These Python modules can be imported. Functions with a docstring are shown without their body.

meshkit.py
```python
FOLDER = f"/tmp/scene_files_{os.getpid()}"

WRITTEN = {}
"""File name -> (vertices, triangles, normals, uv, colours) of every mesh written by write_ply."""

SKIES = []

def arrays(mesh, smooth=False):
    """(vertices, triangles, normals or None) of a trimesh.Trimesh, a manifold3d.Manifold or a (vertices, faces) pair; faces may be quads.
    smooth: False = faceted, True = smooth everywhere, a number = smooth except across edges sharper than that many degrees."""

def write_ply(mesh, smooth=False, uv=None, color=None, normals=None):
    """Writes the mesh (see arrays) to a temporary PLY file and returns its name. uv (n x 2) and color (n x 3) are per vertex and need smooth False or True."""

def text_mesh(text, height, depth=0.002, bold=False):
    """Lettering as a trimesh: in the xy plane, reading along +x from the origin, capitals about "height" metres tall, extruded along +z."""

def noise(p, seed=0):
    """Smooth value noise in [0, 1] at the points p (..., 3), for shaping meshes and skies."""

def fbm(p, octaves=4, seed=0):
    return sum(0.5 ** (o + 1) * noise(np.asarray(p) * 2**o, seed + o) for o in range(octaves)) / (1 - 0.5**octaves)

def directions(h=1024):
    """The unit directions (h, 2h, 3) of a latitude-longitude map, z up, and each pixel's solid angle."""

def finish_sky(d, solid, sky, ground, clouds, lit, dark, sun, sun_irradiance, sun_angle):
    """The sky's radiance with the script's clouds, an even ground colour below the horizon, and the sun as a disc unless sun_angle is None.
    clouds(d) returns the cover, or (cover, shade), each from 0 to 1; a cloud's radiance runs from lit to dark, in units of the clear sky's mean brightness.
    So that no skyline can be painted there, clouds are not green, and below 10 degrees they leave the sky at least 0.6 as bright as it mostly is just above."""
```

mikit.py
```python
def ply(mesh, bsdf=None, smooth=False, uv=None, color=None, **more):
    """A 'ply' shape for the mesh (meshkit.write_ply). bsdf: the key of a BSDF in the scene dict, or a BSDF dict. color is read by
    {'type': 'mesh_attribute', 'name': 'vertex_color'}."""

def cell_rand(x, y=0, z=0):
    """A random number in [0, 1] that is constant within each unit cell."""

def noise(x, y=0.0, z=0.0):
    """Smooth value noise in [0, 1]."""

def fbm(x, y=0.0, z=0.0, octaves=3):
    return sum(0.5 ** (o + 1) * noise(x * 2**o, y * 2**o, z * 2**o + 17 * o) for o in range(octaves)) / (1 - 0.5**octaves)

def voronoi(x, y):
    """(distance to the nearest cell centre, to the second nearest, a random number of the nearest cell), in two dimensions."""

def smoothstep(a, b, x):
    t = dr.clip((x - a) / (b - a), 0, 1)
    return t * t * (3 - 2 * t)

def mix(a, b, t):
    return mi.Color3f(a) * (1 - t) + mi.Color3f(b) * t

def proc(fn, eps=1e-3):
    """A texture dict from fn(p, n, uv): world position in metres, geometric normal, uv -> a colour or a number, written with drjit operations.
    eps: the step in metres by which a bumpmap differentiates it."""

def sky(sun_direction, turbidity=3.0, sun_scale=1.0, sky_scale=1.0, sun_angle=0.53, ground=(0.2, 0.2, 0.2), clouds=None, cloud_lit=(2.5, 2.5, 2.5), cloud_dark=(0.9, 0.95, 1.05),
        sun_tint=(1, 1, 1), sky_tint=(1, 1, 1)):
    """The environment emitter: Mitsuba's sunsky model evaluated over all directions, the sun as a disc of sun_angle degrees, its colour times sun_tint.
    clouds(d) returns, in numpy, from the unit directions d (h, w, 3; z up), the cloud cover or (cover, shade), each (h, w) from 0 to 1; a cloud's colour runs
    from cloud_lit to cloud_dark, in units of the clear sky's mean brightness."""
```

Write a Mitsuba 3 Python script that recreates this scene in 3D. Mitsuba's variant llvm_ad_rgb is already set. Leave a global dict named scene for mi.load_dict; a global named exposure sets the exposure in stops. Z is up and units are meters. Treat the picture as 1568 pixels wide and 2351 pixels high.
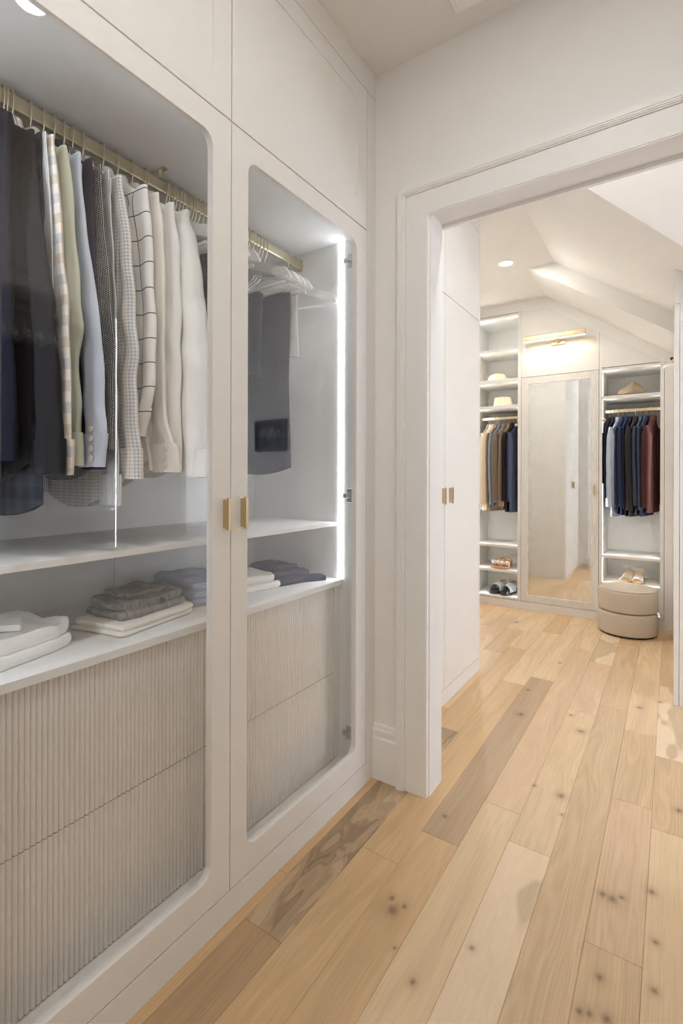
import math, random
import numpy as np, trimesh, shapely
import shapely.geometry as sg
import drjit as dr
import mitsuba as mi
import mikit, meshkit
from mikit import noise, fbm, smoothstep, cell_rand, mix

T = mi.ScalarTransform4f
random.seed(7)
RNG = np.random.RandomState(11)
scene, labels = {}, {}
exposure = 1.57

# ------------------------------------------------------------------ camera
YAW, ROLL, FPX, HORIZON, EYE = -0.5895, 0.002468, 1135.2, 1093.5, 1.18
_f = np.array([math.sin(YAW), math.cos(YAW), 0.0])
_r = np.array([math.cos(YAW), -math.sin(YAW), 0.0])
_u = np.array([0, 0, 1.0])
_up = -math.sin(ROLL) * _r + math.cos(ROLL) * _u
scene['camera'] = {
    'type': 'perspective', 'fov_axis': 'x', 'fov': math.degrees(2 * math.atan(784 / FPX)),
    'principal_point_offset_y': (1175.5 - HORIZON) / 2351.0,
    'near_clip': 0.02, 'far_clip': 100.0,
    'to_world': T().look_at(origin=[0, 0, EYE], target=[float(_f[0]), float(_f[1]), EYE], up=[float(x) for x in _up]),
}
# lights: radiance of every lamp
LED = (5.0, 5.35, 5.75)           # strips in the wardrobes, neutral white
FARLED = (30.0, 29.0, 27.0)
DOWN = (96.0, 95.5, 93.5)       # recessed ceiling lamps, warm white, and the added fill downlights
DRESSING = (150.0, 145.0, 137.0) # recessed lamps of the dressing room
PICTURE = (15.0, 14.0, 12.2)    # tubes of the brass picture light
UNSEEN_WINDOW = (2.7, 3.0, 3.5)        # overcast daylight from the dormer window, which is out of view


def lin(r, g, b, k=1.0):
    return [float(k * ((c / 255 / 12.92) if c / 255 <= 0.04045 else ((c / 255 + 0.055) / 1.055) ** 2.4)) for c in (r, g, b)]


def rgb(v):
    return {'type': 'rgb', 'value': list(map(float, v))}


def area(v, weight=1.0):
    return {'type': 'area', 'radiance': rgb(v), 'sampling_weight': float(weight)}


# ------------------------------------------------------------------ materials
def mat(name, color, rough=0.5, spec=0.5, metal=0.0, **kw):
    tex = color if isinstance(color, dict) else rgb(color)
    scene[name] = {'type': 'twosided', 'bsdf': {'type': 'principled', 'base_color': tex, 'roughness': rough, 'specular': spec, 'metallic': metal, **kw}}
    return name


def cloth(name, color):
    tex = color if isinstance(color, dict) else rgb(color)
    scene[name] = {'type': 'twosided', 'bsdf': {'type': 'diffuse', 'reflectance': tex}}
    return name


WALL = cloth('wall_paint', (0.80, 0.785, 0.765))
CEIL = cloth('ceiling_paint', (0.80, 0.785, 0.755))
TRIM = mat('trim_paint', (0.80, 0.79, 0.77), 0.45, 0.3)
CAB = mat('cabinet_lacquer', (0.75, 0.735, 0.712), 0.48, 0.28)
INNER = cloth('interior_melamine', (0.75, 0.745, 0.73))
FLUTE = mat('fluted_lacquer', (0.70, 0.68, 0.65), 0.5, 0.3)
BRASS = mat('satin_brass', (0.62, 0.50, 0.32), 0.36, 0.5, 1.0)
RAILM = mat('champagne_metal', (0.69, 0.61, 0.44), 0.33, 0.5, 1.0)
STEEL = mat('nickel', (0.60, 0.59, 0.57), 0.3, 0.5, 1.0)
HWHITE = mat('hanger_white', (0.80, 0.80, 0.785), 0.4, 0.5)
PLAS = mat('white_plastic', (0.82, 0.81, 0.78), 0.35, 0.5)
DARKGAP = cloth('dark_gap', (0.10, 0.085, 0.07))
BLACK = mat('black_rubber', (0.012, 0.012, 0.013), 0.35, 0.5)
TAN = mat('tan_leather', lin(196, 150, 108), 0.4, 0.4)
PALETAN = mat('pale_tan_leather', lin(222, 190, 152), 0.4, 0.4)
PALEBLUE = mat('pale_blue_leather', lin(200, 214, 218), 0.45, 0.4)
SILVER = mat('silver_leather', (0.80, 0.79, 0.77), 0.28, 0.5, 0.7)
BOWSILK = mat('white_satin', (0.80, 0.79, 0.76), 0.3, 0.6)
PEARL = mat('shirt_button', (0.80, 0.77, 0.70), 0.3, 0.6)
HORN = mat('dark_button', (0.10, 0.08, 0.07), 0.25, 0.7)
scene['glass'] = {'type': 'thindielectric', 'int_ior': 1.5, 'ext_ior': 1.0}
scene['mirror_silver'] = {'type': 'twosided', 'bsdf': {'type': 'conductor', 'material': 'none', 'specular_reflectance': rgb((0.86, 0.865, 0.85))}}
scene['lamp_face'] = {'type': 'diffuse', 'reflectance': rgb((0.7, 0.7, 0.7))}

KNOTS = [(-0.649, 1.23, 0.011), (-0.608, 1.225, 0.01), (-0.63, 1.197, 0.022), (-0.575, 1.104, 0.005), (-0.501, 1.053, 0.009), (-0.436, 1.982, 0.008), (-0.339, 1.973, 0.016),
         (-0.318, 1.865, 0.006), (-0.653, 1.629, 0.009), (-0.161, 1.574, 0.012), (-0.137, 1.571, 0.016), (-0.115, 1.592, 0.009), (-0.046, 1.661, 0.011), (-0.033, 1.487, 0.009),
         (-0.032, 1.345, 0.01), (0.023, 2.119, 0.014), (-0.414, 1.212, 0.008), (-0.14, 1.309, 0.012), (-0.168, 1.201, 0.009), (-0.149, 1.208, 0.01), (-0.116, 1.217, 0.014),
         (-0.662, 2.854, 0.011), (-0.623, 2.537, 0.018), (-0.415, 2.669, 0.01), (-0.35, 2.525, 0.018), (-0.59, 3.379, 0.009), (-0.138, 2.952, 0.012), (-1.047, 4.125, 0.022), (-0.05, 3.085, 0.012)]
OAK_TONES = [(0.555, 0.375, 0.205), (0.63, 0.465, 0.29), (0.555, 0.395, 0.24), (0.42, 0.295, 0.185), (0.595, 0.42, 0.27), (0.71, 0.55, 0.38), (0.40, 0.285, 0.18), (0.41, 0.275, 0.155)]


def oak(p, n, uv):
    """uv: (10 * plank + 1 + metres along it, 10 * tone + 1 + metres across it)"""
    tone = dr.floor(uv.y / 10)
    ax = uv.y - 10 * tone - 1
    ly = uv.x
    idx = dr.floor(uv.x / 10)
    r = cell_rand(idx, 3)
    col = mi.Color3f(*OAK_TONES[0])
    for k in range(1, len(OAK_TONES)):
        col = dr.select(tone == k, mi.Color3f(*OAK_TONES[k]), col)
    warp = fbm(ly * 1.6, ax * 9, 5)
    fine = noise(ly * 9 + warp * 3, ax * 420)
    fib = noise(ly * 26 + 3 * r, ax * 900 + warp * 40)
    broad = fbm(ly * 1.1, ax * 34 + warp * 7, 2)
    c = ax - 0.063 + (r - 0.5) * 0.09
    cath = 0.5 + 0.5 * dr.sin((c * c * 800 + ly * 2.6 * (r - 0.3) + warp * 8.0) * 6.28)
    figured = (tone == 5) | (tone == 6)
    sw = fbm(ly * 5 + 3 * fbm(ly * 4, ax * 13, 9), ax * 15 + 3 * fbm(ly * 4, ax * 13, 2), 1)
    swirl = 0.5 + 0.5 * dr.sin(sw * 30)
    big = smoothstep(0.45, 0.53, fbm(ly * 3.4 + 0.4, ax * 9, 8))
    k = 1.0 + 0.22 * (broad - 0.5) + 0.10 * (fine - 0.5) + 0.06 * (fib - 0.5) + 0.085 * (cath - 0.5) * smoothstep(0.35, 0.75, r + 0.2 * warp)
    kf = 1.0 + dr.select(tone == 6, 0.20 * (swirl - 0.5) + 0.9 * (sw - 0.5) - 0.10 * big, 0.03 * (swirl - 0.5) - 0.25 * big) + 0.06 * (fine - 0.5)
    k = dr.select(figured, kf, k)
    dark = mi.Float(0)
    wob = 0.6 + 0.8 * noise(p.x * 150, p.y * 100)
    for (x, y, rad) in KNOTS:
        d2 = (dr.square(p.x - x) + 0.64 * dr.square(p.y - y)) * (1 / rad ** 2)
        dark = dr.maximum(dark, dr.select(d2 < 9, dr.exp(-d2 * wob * 2.6) * 0.46 + 0.26 * dr.exp(-d2 * 0.4), 0.0))
    out = mix(col * k * mix(mi.Color3f(1, 0.97, 0.92), mi.Color3f(1, 1, 1), dr.clip(k * 4 - 3, 0, 1)), mi.Color3f(0.13, 0.07, 0.032), dark)
    return out


mat('oak_boards', mikit.proc(oak), 0.42, 0.35)


def frac(x):
    return x - dr.floor(x)


def stripes(x, period, duty=0.5):
    return dr.select(frac(x / period) < duty, 1.0, 0.0)


def weave(uv):
    return 0.94 + 0.12 * noise(uv.x * 900, uv.y * 900)


def p_check(p, n, uv):          # large beige, grey and white check
    a, b = stripes(uv.x, 0.040), stripes(uv.y, 0.044)
    beige = stripes(uv.x, 0.080)
    hue = mix(lin(196, 200, 205), lin(214, 190, 165), beige)
    hue2 = mix(lin(196, 200, 206), lin(212, 198, 180), stripes(uv.y + 0.02, 0.088))
    base = mi.Color3f(*lin(236, 232, 226))
    return mix(mix(base, hue, a * 0.8), hue2 * 0.9, b * 0.62)


def p_dots(p, n, uv):
    x, y = uv.x / 0.0046, uv.y / 0.0046
    y = y + 0.5 * (dr.floor(x) - 2 * dr.floor(x / 2))
    d = dr.sqrt(dr.square(frac(x) - 0.5) + dr.square(frac(y) - 0.5))
    return mix(lin(226, 222, 214), lin(38, 34, 38), smoothstep(0.24, 0.36, d))


def p_tandots(p, n, uv):
    x, y = uv.x / 0.006, uv.y / 0.006
    d = dr.sqrt(dr.square(frac(x) - 0.5) + dr.square(frac(y) - 0.5))
    return mix(lin(236, 228, 214), lin(166, 148, 126), smoothstep(0.2, 0.34, d))


def p_hound(p, n, uv):
    a, b = stripes(uv.x, 0.0085), stripes(uv.y, 0.0085)
    hue = mix(lin(168, 174, 180), lin(200, 192, 180), stripes(uv.x, 0.034))
    return mix(mi.Color3f(*lin(232, 230, 226)), hue, 0.5 * a + 0.5 * b)


def p_window(p, n, uv):
    u = uv.x + 0.010 * noise(uv.y * 14, uv.x * 6)
    a = smoothstep(0.0016, 0.0008, dr.abs(frac(u / 0.085) - 0.5) * 0.085)
    b = smoothstep(0.0017, 0.0009, dr.abs(frac((uv.y + 0.012 * noise(uv.x * 20, uv.y * 4)) / 0.062) - 0.5) * 0.062)
    return mix(mi.Color3f(*lin(234, 233, 230)), mi.Color3f(*lin(86, 86, 90)), dr.maximum(a, b))


def p_pin(p, n, uv):
    return mix(lin(216, 216, 214), lin(176, 178, 182), stripes(uv.x, 0.0052))


def p_navyplaid(p, n, uv):
    a = fbm(uv.x * 60, 1.0, 3) * 0.5 + 0.5 * stripes(uv.x, 0.05)
    b = fbm(uv.y * 60, 4.0, 1) * 0.5 + 0.5 * stripes(uv.y, 0.056)
    return mix(lin(24, 26, 32), lin(58, 63, 74), 0.5 * a + 0.5 * b)


def p_taupe(p, n, uv):
    a = smoothstep(0.0016, 0.0006, dr.abs(frac(uv.x / 0.028) - 0.5) * 0.028)
    b = smoothstep(0.0016, 0.0006, dr.abs(frac(uv.y / 0.034) - 0.5) * 0.034)
    return mix(lin(118, 108, 100), lin(82, 74, 70), dr.clip(0.6 * a + 0.6 * b + 0.35 * noise(uv.x * 700, uv.y * 700), 0, 1))


def p_tweed(p, n, uv):
    return mix(lin(150, 126, 106), lin(92, 74, 62), noise(uv.x * 600, uv.y * 600))


def p_marl(p, n, uv):
    return mix(lin(176, 174, 170), lin(104, 102, 100), fbm(uv.x * 50 + 5 * noise(uv.y * 12), uv.y * 500, 2))


def p_linen(p, n, uv):
    return mix(lin(206, 196, 182), lin(186, 175, 160), 0.5 * noise(p.x * 500, p.y * 500, p.z * 60) + 0.5 * noise(p.x * 60, p.y * 60, p.z * 600))


for _n, _fn in (('fab_check', p_check), ('fab_dots', p_dots), ('fab_tandots', p_tandots), ('fab_hound', p_hound), ('fab_window', p_window), ('fab_pin', p_pin), ('fab_navyplaid', p_navyplaid),
                ('fab_taupe', p_taupe), ('fab_tweed', p_tweed), ('fab_marl', p_marl), ('fab_linen', p_linen)):
    cloth(_n, mikit.proc(_fn))
for _n, _c in dict(charcoal=(40, 39, 41), navy=(30, 33, 42), sage=(200, 202, 184), blue=(196, 204, 220), purple=(52, 46, 60), white=(236, 236, 234), cream=(234, 230, 223), ivory=(239, 239, 237),
                   denim=(66, 74, 92), slate=(78, 82, 92), black=(34, 32, 33), blueshirt=(176, 186, 202), navyknit=(70, 76, 94), greyjacket=(170, 166, 160), creamjacket=(236, 222, 202),
                   tanjacket=(214, 198, 176), bluegrey=(140, 150, 166), lightblue=(176, 188, 206), navysuit=(42, 50, 72), inksuit=(38, 40, 52), charsuit=(50, 47, 46), slateblue=(62, 68, 84), burgundy=(66, 45, 43),
                   straw=(232, 218, 190), capbrown=(120, 105, 88), capnavy=(58, 68, 100), mustard=(190, 136, 58), indigo=(24, 25, 34), fluff=(205, 203, 198)).items():
    cloth('fab_' + _n, lin(*_c))


# ------------------------------------------------------------------ helpers
def key_for(base):
    if base not in scene:
        return base
    i = 1
    while f'{base}_{i:03d}' in scene:
        i += 1
    return f'{base}_{i:03d}'


ROOTS = set()


def thing(name, label, cat, group=None, kind=None):
    key, i = name, 0
    while key in ROOTS:
        i += 1
        key = f'{name}_{i:03d}'
    ROOTS.add(key)
    labels[key] = {'label': label, 'category': cat}
    if group:
        labels[key]['group'] = group
    return key


def struct(name, mesh, m, smooth=False, **kw):
    scene[name] = mikit.ply(mesh, m, smooth, **kw)
    ROOTS.add(name)
    labels[name] = {'kind': 'structure'}
    return name


def put(root, part, mesh, m, smooth=False, label=None, kind=None, **kw):
    key = key_for(f'{root}__{part}') if part else root
    scene[key] = mikit.ply(mesh, m, smooth, **kw)
    if label or kind:
        labels[key] = {k: v for k, v in (('label', label), ('kind', kind)) if v}
    return key


def put_dict(root, part, d, label=None):
    key = key_for(f'{root}__{part}') if part else root
    scene[key] = d
    if label:
        labels[key] = {'label': label}
    return key


_pat = [(sx, sy, sz) for sx in (-1, 1) for sy in (-1, 1) for sz in (-1, 1)]


def _cb(hx, hy, hz, c):
    pts = []
    for s in _pat:
        for k in range(3):
            d = [hx, hy, hz]
            for j in range(3):
                if j != k:
                    d[j] -= c
            pts.append([s[0] * d[0], s[1] * d[1], s[2] * d[2]])
    return np.array(pts)


_cbf = None


def box(x0, x1, y0, y1, z0, z1, c=0.0007):
    """a box with chamfered edges"""
    global _cbf
    if _cbf is None:
        h = trimesh.Trimesh(_cb(1, 1, 1, 0.2), process=False).convex_hull
        v = _cb(1, 1, 1, 0.2)
        ids = [int(np.argmin(((v - q) ** 2).sum(1))) for q in h.vertices]
        _cbf = np.array(ids)[h.faces]
    x0, x1, y0, y1, z0, z1 = min(x0, x1), max(x0, x1), min(y0, y1), max(y0, y1), min(z0, z1), max(z0, z1)
    hx, hy, hz = (x1 - x0) / 2, (y1 - y0) / 2, (z1 - z0) / 2
    c = min(c, 0.45 * min(hx, hy, hz))
    v = _cb(hx, hy, hz, c) + [(x0 + x1) / 2, (y0 + y1) / 2, (z0 + z1) / 2]
    return trimesh.Trimesh(v, _cbf.copy(), process=False)


def cat(*ms):
    return trimesh.util.concatenate([m for m in ms if m is not None])


def rrect(x0, x1, y0, y1, r, seg=8):
    return sg.box(x0 + r, y0 + r, x1 - r, y1 - r).buffer(r, quad_segs=seg)


def ext(poly, h):
    polys = getattr(poly, 'geoms', [poly])
    return cat(*[trimesh.creation.extrude_polygon(g, h, engine='earcut') for g in polys if g.area > 1e-10])


def ext_bevel(poly, h, b=0.0008):
    m1 = ext(poly, h - b)
    m2 = ext(poly.buffer(-b * 0.5, join_style=2), h - b * 0.45)
    m3 = ext(poly.buffer(-b, join_style=2), h)
    return cat(m1, m2, m3)


def to_yz(m, x):        # local (a, b, h) -> (x + h, a, b)
    m = m.copy()
    v = m.vertices
    m.vertices = np.stack([v[:, 2] + x, v[:, 0], v[:, 1]], 1)
    return m


def to_xz(m, y):        # local (a, b, h) -> (a, y - h, b): the front faces -y
    m = m.copy()
    v = m.vertices
    m.vertices = np.stack([v[:, 0], y - v[:, 2], v[:, 1]], 1)
    return m


def sweep(points, radius, n=8, closed=False, flat=None):
    """a round (or flat: (rx, ry)) wire along the points"""
    p = np.asarray(points, float)
    K = len(p)
    t = np.gradient(p, axis=0) if not closed else np.roll(p, -1, 0) - np.roll(p, 1, 0)
    t /= np.linalg.norm(t, axis=1, keepdims=True) + 1e-12
    ref = np.array([0, 0, 1.0]) if abs(t[:, 2]).max() < 0.9 else (np.array([0, 1.0, 0]) if abs(t[:, 1]).max() < 0.95 else np.array([1.0, 0.02, 0.01]))
    a = np.cross(t, ref)
    a /= np.linalg.norm(a, axis=1, keepdims=True) + 1e-12
    b = np.cross(t, a)
    ang = np.arange(n) * 2 * np.pi / n
    ra, rb = (flat if flat else (radius, radius))
    ra, rb = np.broadcast_to(ra, (K,)), np.broadcast_to(rb, (K,))
    v = p[:, None] + (ra[:, None] * np.cos(ang))[:, :, None] * a[:, None] + (rb[:, None] * np.sin(ang))[:, :, None] * b[:, None]
    f = []
    R = K if closed else K - 1
    for i in range(R):
        for j in range(n):
            q = [i * n + j, i * n + (j + 1) % n, ((i + 1) % K) * n + (j + 1) % n, ((i + 1) % K) * n + j]
            f += [[q[0], q[2], q[1]], [q[0], q[3], q[2]]]
    v = v.reshape(-1, 3)
    if not closed:
        c0, c1 = len(v), len(v) + 1
        v = np.vstack([v, p[:1], p[-1:]])
        for j in range(n):
            f += [[c0, (j + 1) % n, j][::-1], [c1, (K - 1) * n + j, (K - 1) * n + (j + 1) % n][::-1]]
    m = trimesh.Trimesh(v, np.array(f), process=False)
    if m.volume < 0:
        m.invert()
    return m


def lathe(profile, n=48, sx=1.0, sy=1.0):
    pr = np.asarray(profile, float)
    a = np.arange(n) * 2 * np.pi / n
    v = np.stack([pr[:, None, 0] * np.cos(a) * sx, pr[:, None, 0] * np.sin(a) * sy, np.broadcast_to(pr[:, None, 1], (len(pr), n))], -1).reshape(-1, 3)
    f = []
    for i in range(len(pr) - 1):
        for j in range(n):
            q = [i * n + j, i * n + (j + 1) % n, (i + 1) * n + (j + 1) % n, (i + 1) * n + j]
            f += [[q[0], q[1], q[2]], [q[0], q[2], q[3]]]
    return trimesh.Trimesh(v, np.array(f), process=False)


def drape(cx, cy, cz, rx, ry, n=28, power=0.85, disp=None, cap=True, phase=0.0):
    """a hanging tube of cloth: horizontal sections (cx, cy, cz), half sizes rx, ry -> (verts, faces, uv)"""
    cx, cy, cz, rx, ry = (np.asarray(v, float) for v in (cx, cy, cz, rx, ry))
    K = len(cz)
    a = np.linspace(-np.pi, np.pi, n + 1)
    ca, sa = np.cos(a), np.sin(a)
    X = cx[:, None] + rx[:, None] * np.sign(ca) * np.abs(ca) ** power
    Y = cy[:, None] + ry[:, None] * np.sign(sa) * np.abs(sa) ** power
    Z = np.repeat(cz[:, None], n + 1, 1)
    if disp is not None:
        X, Y, Z = disp(X, Y, Z, a)
    du = np.sqrt(np.diff(X, axis=1) ** 2 + np.diff(Y, axis=1) ** 2)
    U = np.concatenate([np.zeros((K, 1)), np.cumsum(du, 1)], 1)
    U = U - U[:, n // 2:n // 2 + 1]
    v = np.stack([X, Y, Z], -1).reshape(-1, 3)
    uv = np.stack([U, Z], -1).reshape(-1, 2)
    i, j = np.meshgrid(np.arange(K - 1), np.arange(n), indexing='ij')
    q = np.stack([i * (n + 1) + j, i * (n + 1) + j + 1, (i + 1) * (n + 1) + j + 1, (i + 1) * (n + 1) + j], -1).reshape(-1, 4)
    f = np.vstack([q[:, [0, 2, 1]], q[:, [0, 3, 2]]])
    if cap:
        c = len(v)
        v = np.vstack([v, [[cx[0], cy[0], Z[0].mean() + 0.002]]])
        uv = np.vstack([uv, [[0, cz[0]]]])
        f = np.vstack([f, [[c, k, k + 1] for k in range(n)]])
    return v, f, uv


def put_cloth(root, part, vfu, m, tw=None, label=None):
    v, f, uv = vfu
    d = mikit.ply(trimesh.Trimesh(v, f, process=False), m, True, uv=uv)
    if tw is not None:
        d['to_world'] = tw
    return put_dict(root, part, d, label)


def sheet(v, f, t):
    """gives a single surface thickness t (vertices moved along the normals), for straps and brims"""
    m = trimesh.Trimesh(v, f, process=False)
    n = np.array(m.vertex_normals)
    a, b = m.vertices + n * t / 2, m.vertices - n * t / 2
    e = m.edges_sorted
    und, inv, cnt = np.unique(e, axis=0, return_inverse=True, return_counts=True)
    bd = m.edges[cnt[np.ravel(inv)] == 1]
    N = len(a)
    side = np.vstack([[x, x + N, y + N] for x, y in bd] + [[x, y + N, y] for x, y in bd])
    return trimesh.Trimesh(np.vstack([a, b]), np.vstack([m.faces, m.faces[:, ::-1] + N, side]), process=False)


def grid_mesh(P):
    K, N = P.shape[:2]
    i, j = np.meshgrid(np.arange(K - 1), np.arange(N - 1), indexing='ij')
    q = np.stack([i * N + j, i * N + j + 1, (i + 1) * N + j + 1, (i + 1) * N + j], -1).reshape(-1, 4)
    return P.reshape(-1, 3), np.vstack([q[:, [0, 1, 2]], q[:, [0, 2, 3]]])


def prism(plan, zlow, thick=0.05):
    """a slab over a plan polygon whose underside is z = zlow(x, y)"""
    m = ext(sg.Polygon(plan), 1.0)
    v = m.vertices.copy()
    zl = np.array([zlow(x, y) for x, y in v[:, :2]])
    v[:, 2] = zl + np.where(v[:, 2] > 0.5, thick, 0.0)
    return trimesh.Trimesh(v, m.faces, process=False)


# ------------------------------------------------------------------ the rooms
H = 2.755                       # flat ceilings
CX, OX = -0.975, 0.53           # faces of the two wardrobes of the passage
MIR = CX + OX                   # mirrored x = MIR - x
PITCH = 0.685
main_slope = lambda x, y=0: min(H, H - PITCH * (x + 0.72))
alcove_slope = lambda x, y=0: min(H, H - PITCH * (x + 0.915))
dormer_slope = lambda x, y: min(H, H - 0.88 * (y - 2.16))

struct('floor', box(-1.62, 2.2, -1.4, 5.02, -0.06, -0.012), DARKGAP)
E0, PW = -0.057, 0.127
JOINTS = {0: [0.2, 0.95, 1.965, 2.483, 3.33, 4.2], -1: [0.3, 1.391, 2.07, 2.66, 3.625], -2: [0.2, 2.87, 4.0], -3: [0.5, 1.636, 2.733, 3.51, 4.35], -4: [0.35, 1.786, 3.727], -5: [0.1, 1.52, 3.05, 4.3],
          -6: [-0.2, 1.348, 2.9, 3.98], -7: [-0.1, 0.956, 2.2, 3.5, 4.2], -8: [0.0, 1.13, 1.46, 2.4, 3.35, 3.925], -9: [3.0, 3.7, 4.3], -10: [2.9, 3.9], -11: [3.3, 4.1]}
TONES = {0: [2, 1, 1, 2, 5, 2, 0], -1: [1, 2, 4, 2, 1, 1], -2: [1, 2, 2, 0], -3: [1, 5, 1, 4, 5, 1], -4: [0, 1, 4, 1], -5: [1, 0, 3, 1, 1], -6: [2, 0, 0, 1, 0], -7: [3, 7, 6, 0, 1, 1], -8: [0, 0, 0, 0, 1, 2, 1]}
nplank = 0
for row in range(-13, 17):
    xa, xb = E0 + PW * row, E0 + PW * (row + 1)
    js = JOINTS.get(row)
    if js is None:
        y, js = -1.3 + RNG.rand(), []
        while y < 4.9:
            js.append(y)
            y += 0.7 + 0.9 * RNG.rand()
    ylo = -1.38 if (xb > -1.0 and xa < 0.56) else 1.70
    if row >= 1 and xa < 0.56:
        ylo = -1.38
    ys = [ylo] + [j for j in js if j > ylo + 0.05] + [4.62]
    skip = len([j for j in js if j <= ylo + 0.05])
    for i in range(len(ys) - 1):
        tones = TONES.get(row)
        tone = tones[min(i + skip, len(tones) - 1)] if tones else int(RNG.choice([0, 1, 2, 4, 1]))
        m = box(xa + 0.0002, xb - 0.0002, ys[i] + 0.0003, ys[i + 1] - 0.0003, -0.012, 0.0, 0.0012)
        v = m.vertices
        uv = np.stack([10 * nplank + 1 + (v[:, 1] - ys[i]), 10 * tone + 1 + (v[:, 0] - xa)], 1)
        put('floor', 'plank', m, 'oak_boards', uv=uv)
        nplank += 1

struct('wall_left', box(-1.66, CX - 0.001, -1.4, 0.168, 0, H), WALL)
struct('wall_right', box(OX + 0.001, 1.2, -1.4, 0.168, 0, H), WALL)
struct('wall_back', box(-1.66, 1.2, -1.46, -1.4, 0, H), WALL)
struct('wall_left_rear', box(-1.70, -1.565, 0.168, 5.05, 0, H), WALL)
struct('wall_right_rear', box(1.12, 1.2, 0.168, 1.70, 0, H), WALL)
wall = sg.box(-1.6, 0, 2.15, H).difference(sg.box(-0.741, -0.1, 0.296, 2.153))
struct('wall_doorway', to_xz(ext(wall, 0.11), 1.805), WALL)
struct('ceiling', box(-1.66, 1.2, -1.46, 1.75, H, H + 0.05), CEIL)
struct('ceiling_dressing', prism([(-1.7, 1.75), (2.2, 1.75), (2.2, 2.16), (-0.72, 2.16), (-0.72, 3.89), (-0.915, 3.89), (-0.915, 5.0), (-1.7, 5.0)], lambda x, y: H), CEIL)
struct('ceiling_slope', prism([(-0.72, 2.16), (0.485, 3.098), (0.485, 3.95), (-0.72, 3.95)], main_slope), CEIL)
struct('ceiling_dormer', prism([(-0.72, 2.16), (2.2, 2.16), (2.2, 3.098), (0.485, 3.098)], dormer_slope), CEIL)
struct('ceiling_alcove', prism([(-0.915, 3.888), (0.2, 3.888), (0.2, 4.62), (-0.915, 4.62)], alcove_slope, 0.03), CEIL)
hd = sg.Polygon([(-0.915, H + 0.03), (-0.915, H), (0.2, alcove_slope(0.2)), (0.2, main_slope(0.2) + 0.03), (-0.72, H + 0.03)])
struct('wall_header', to_xz(ext(hd, 0.03), 3.92), CEIL)
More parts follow.
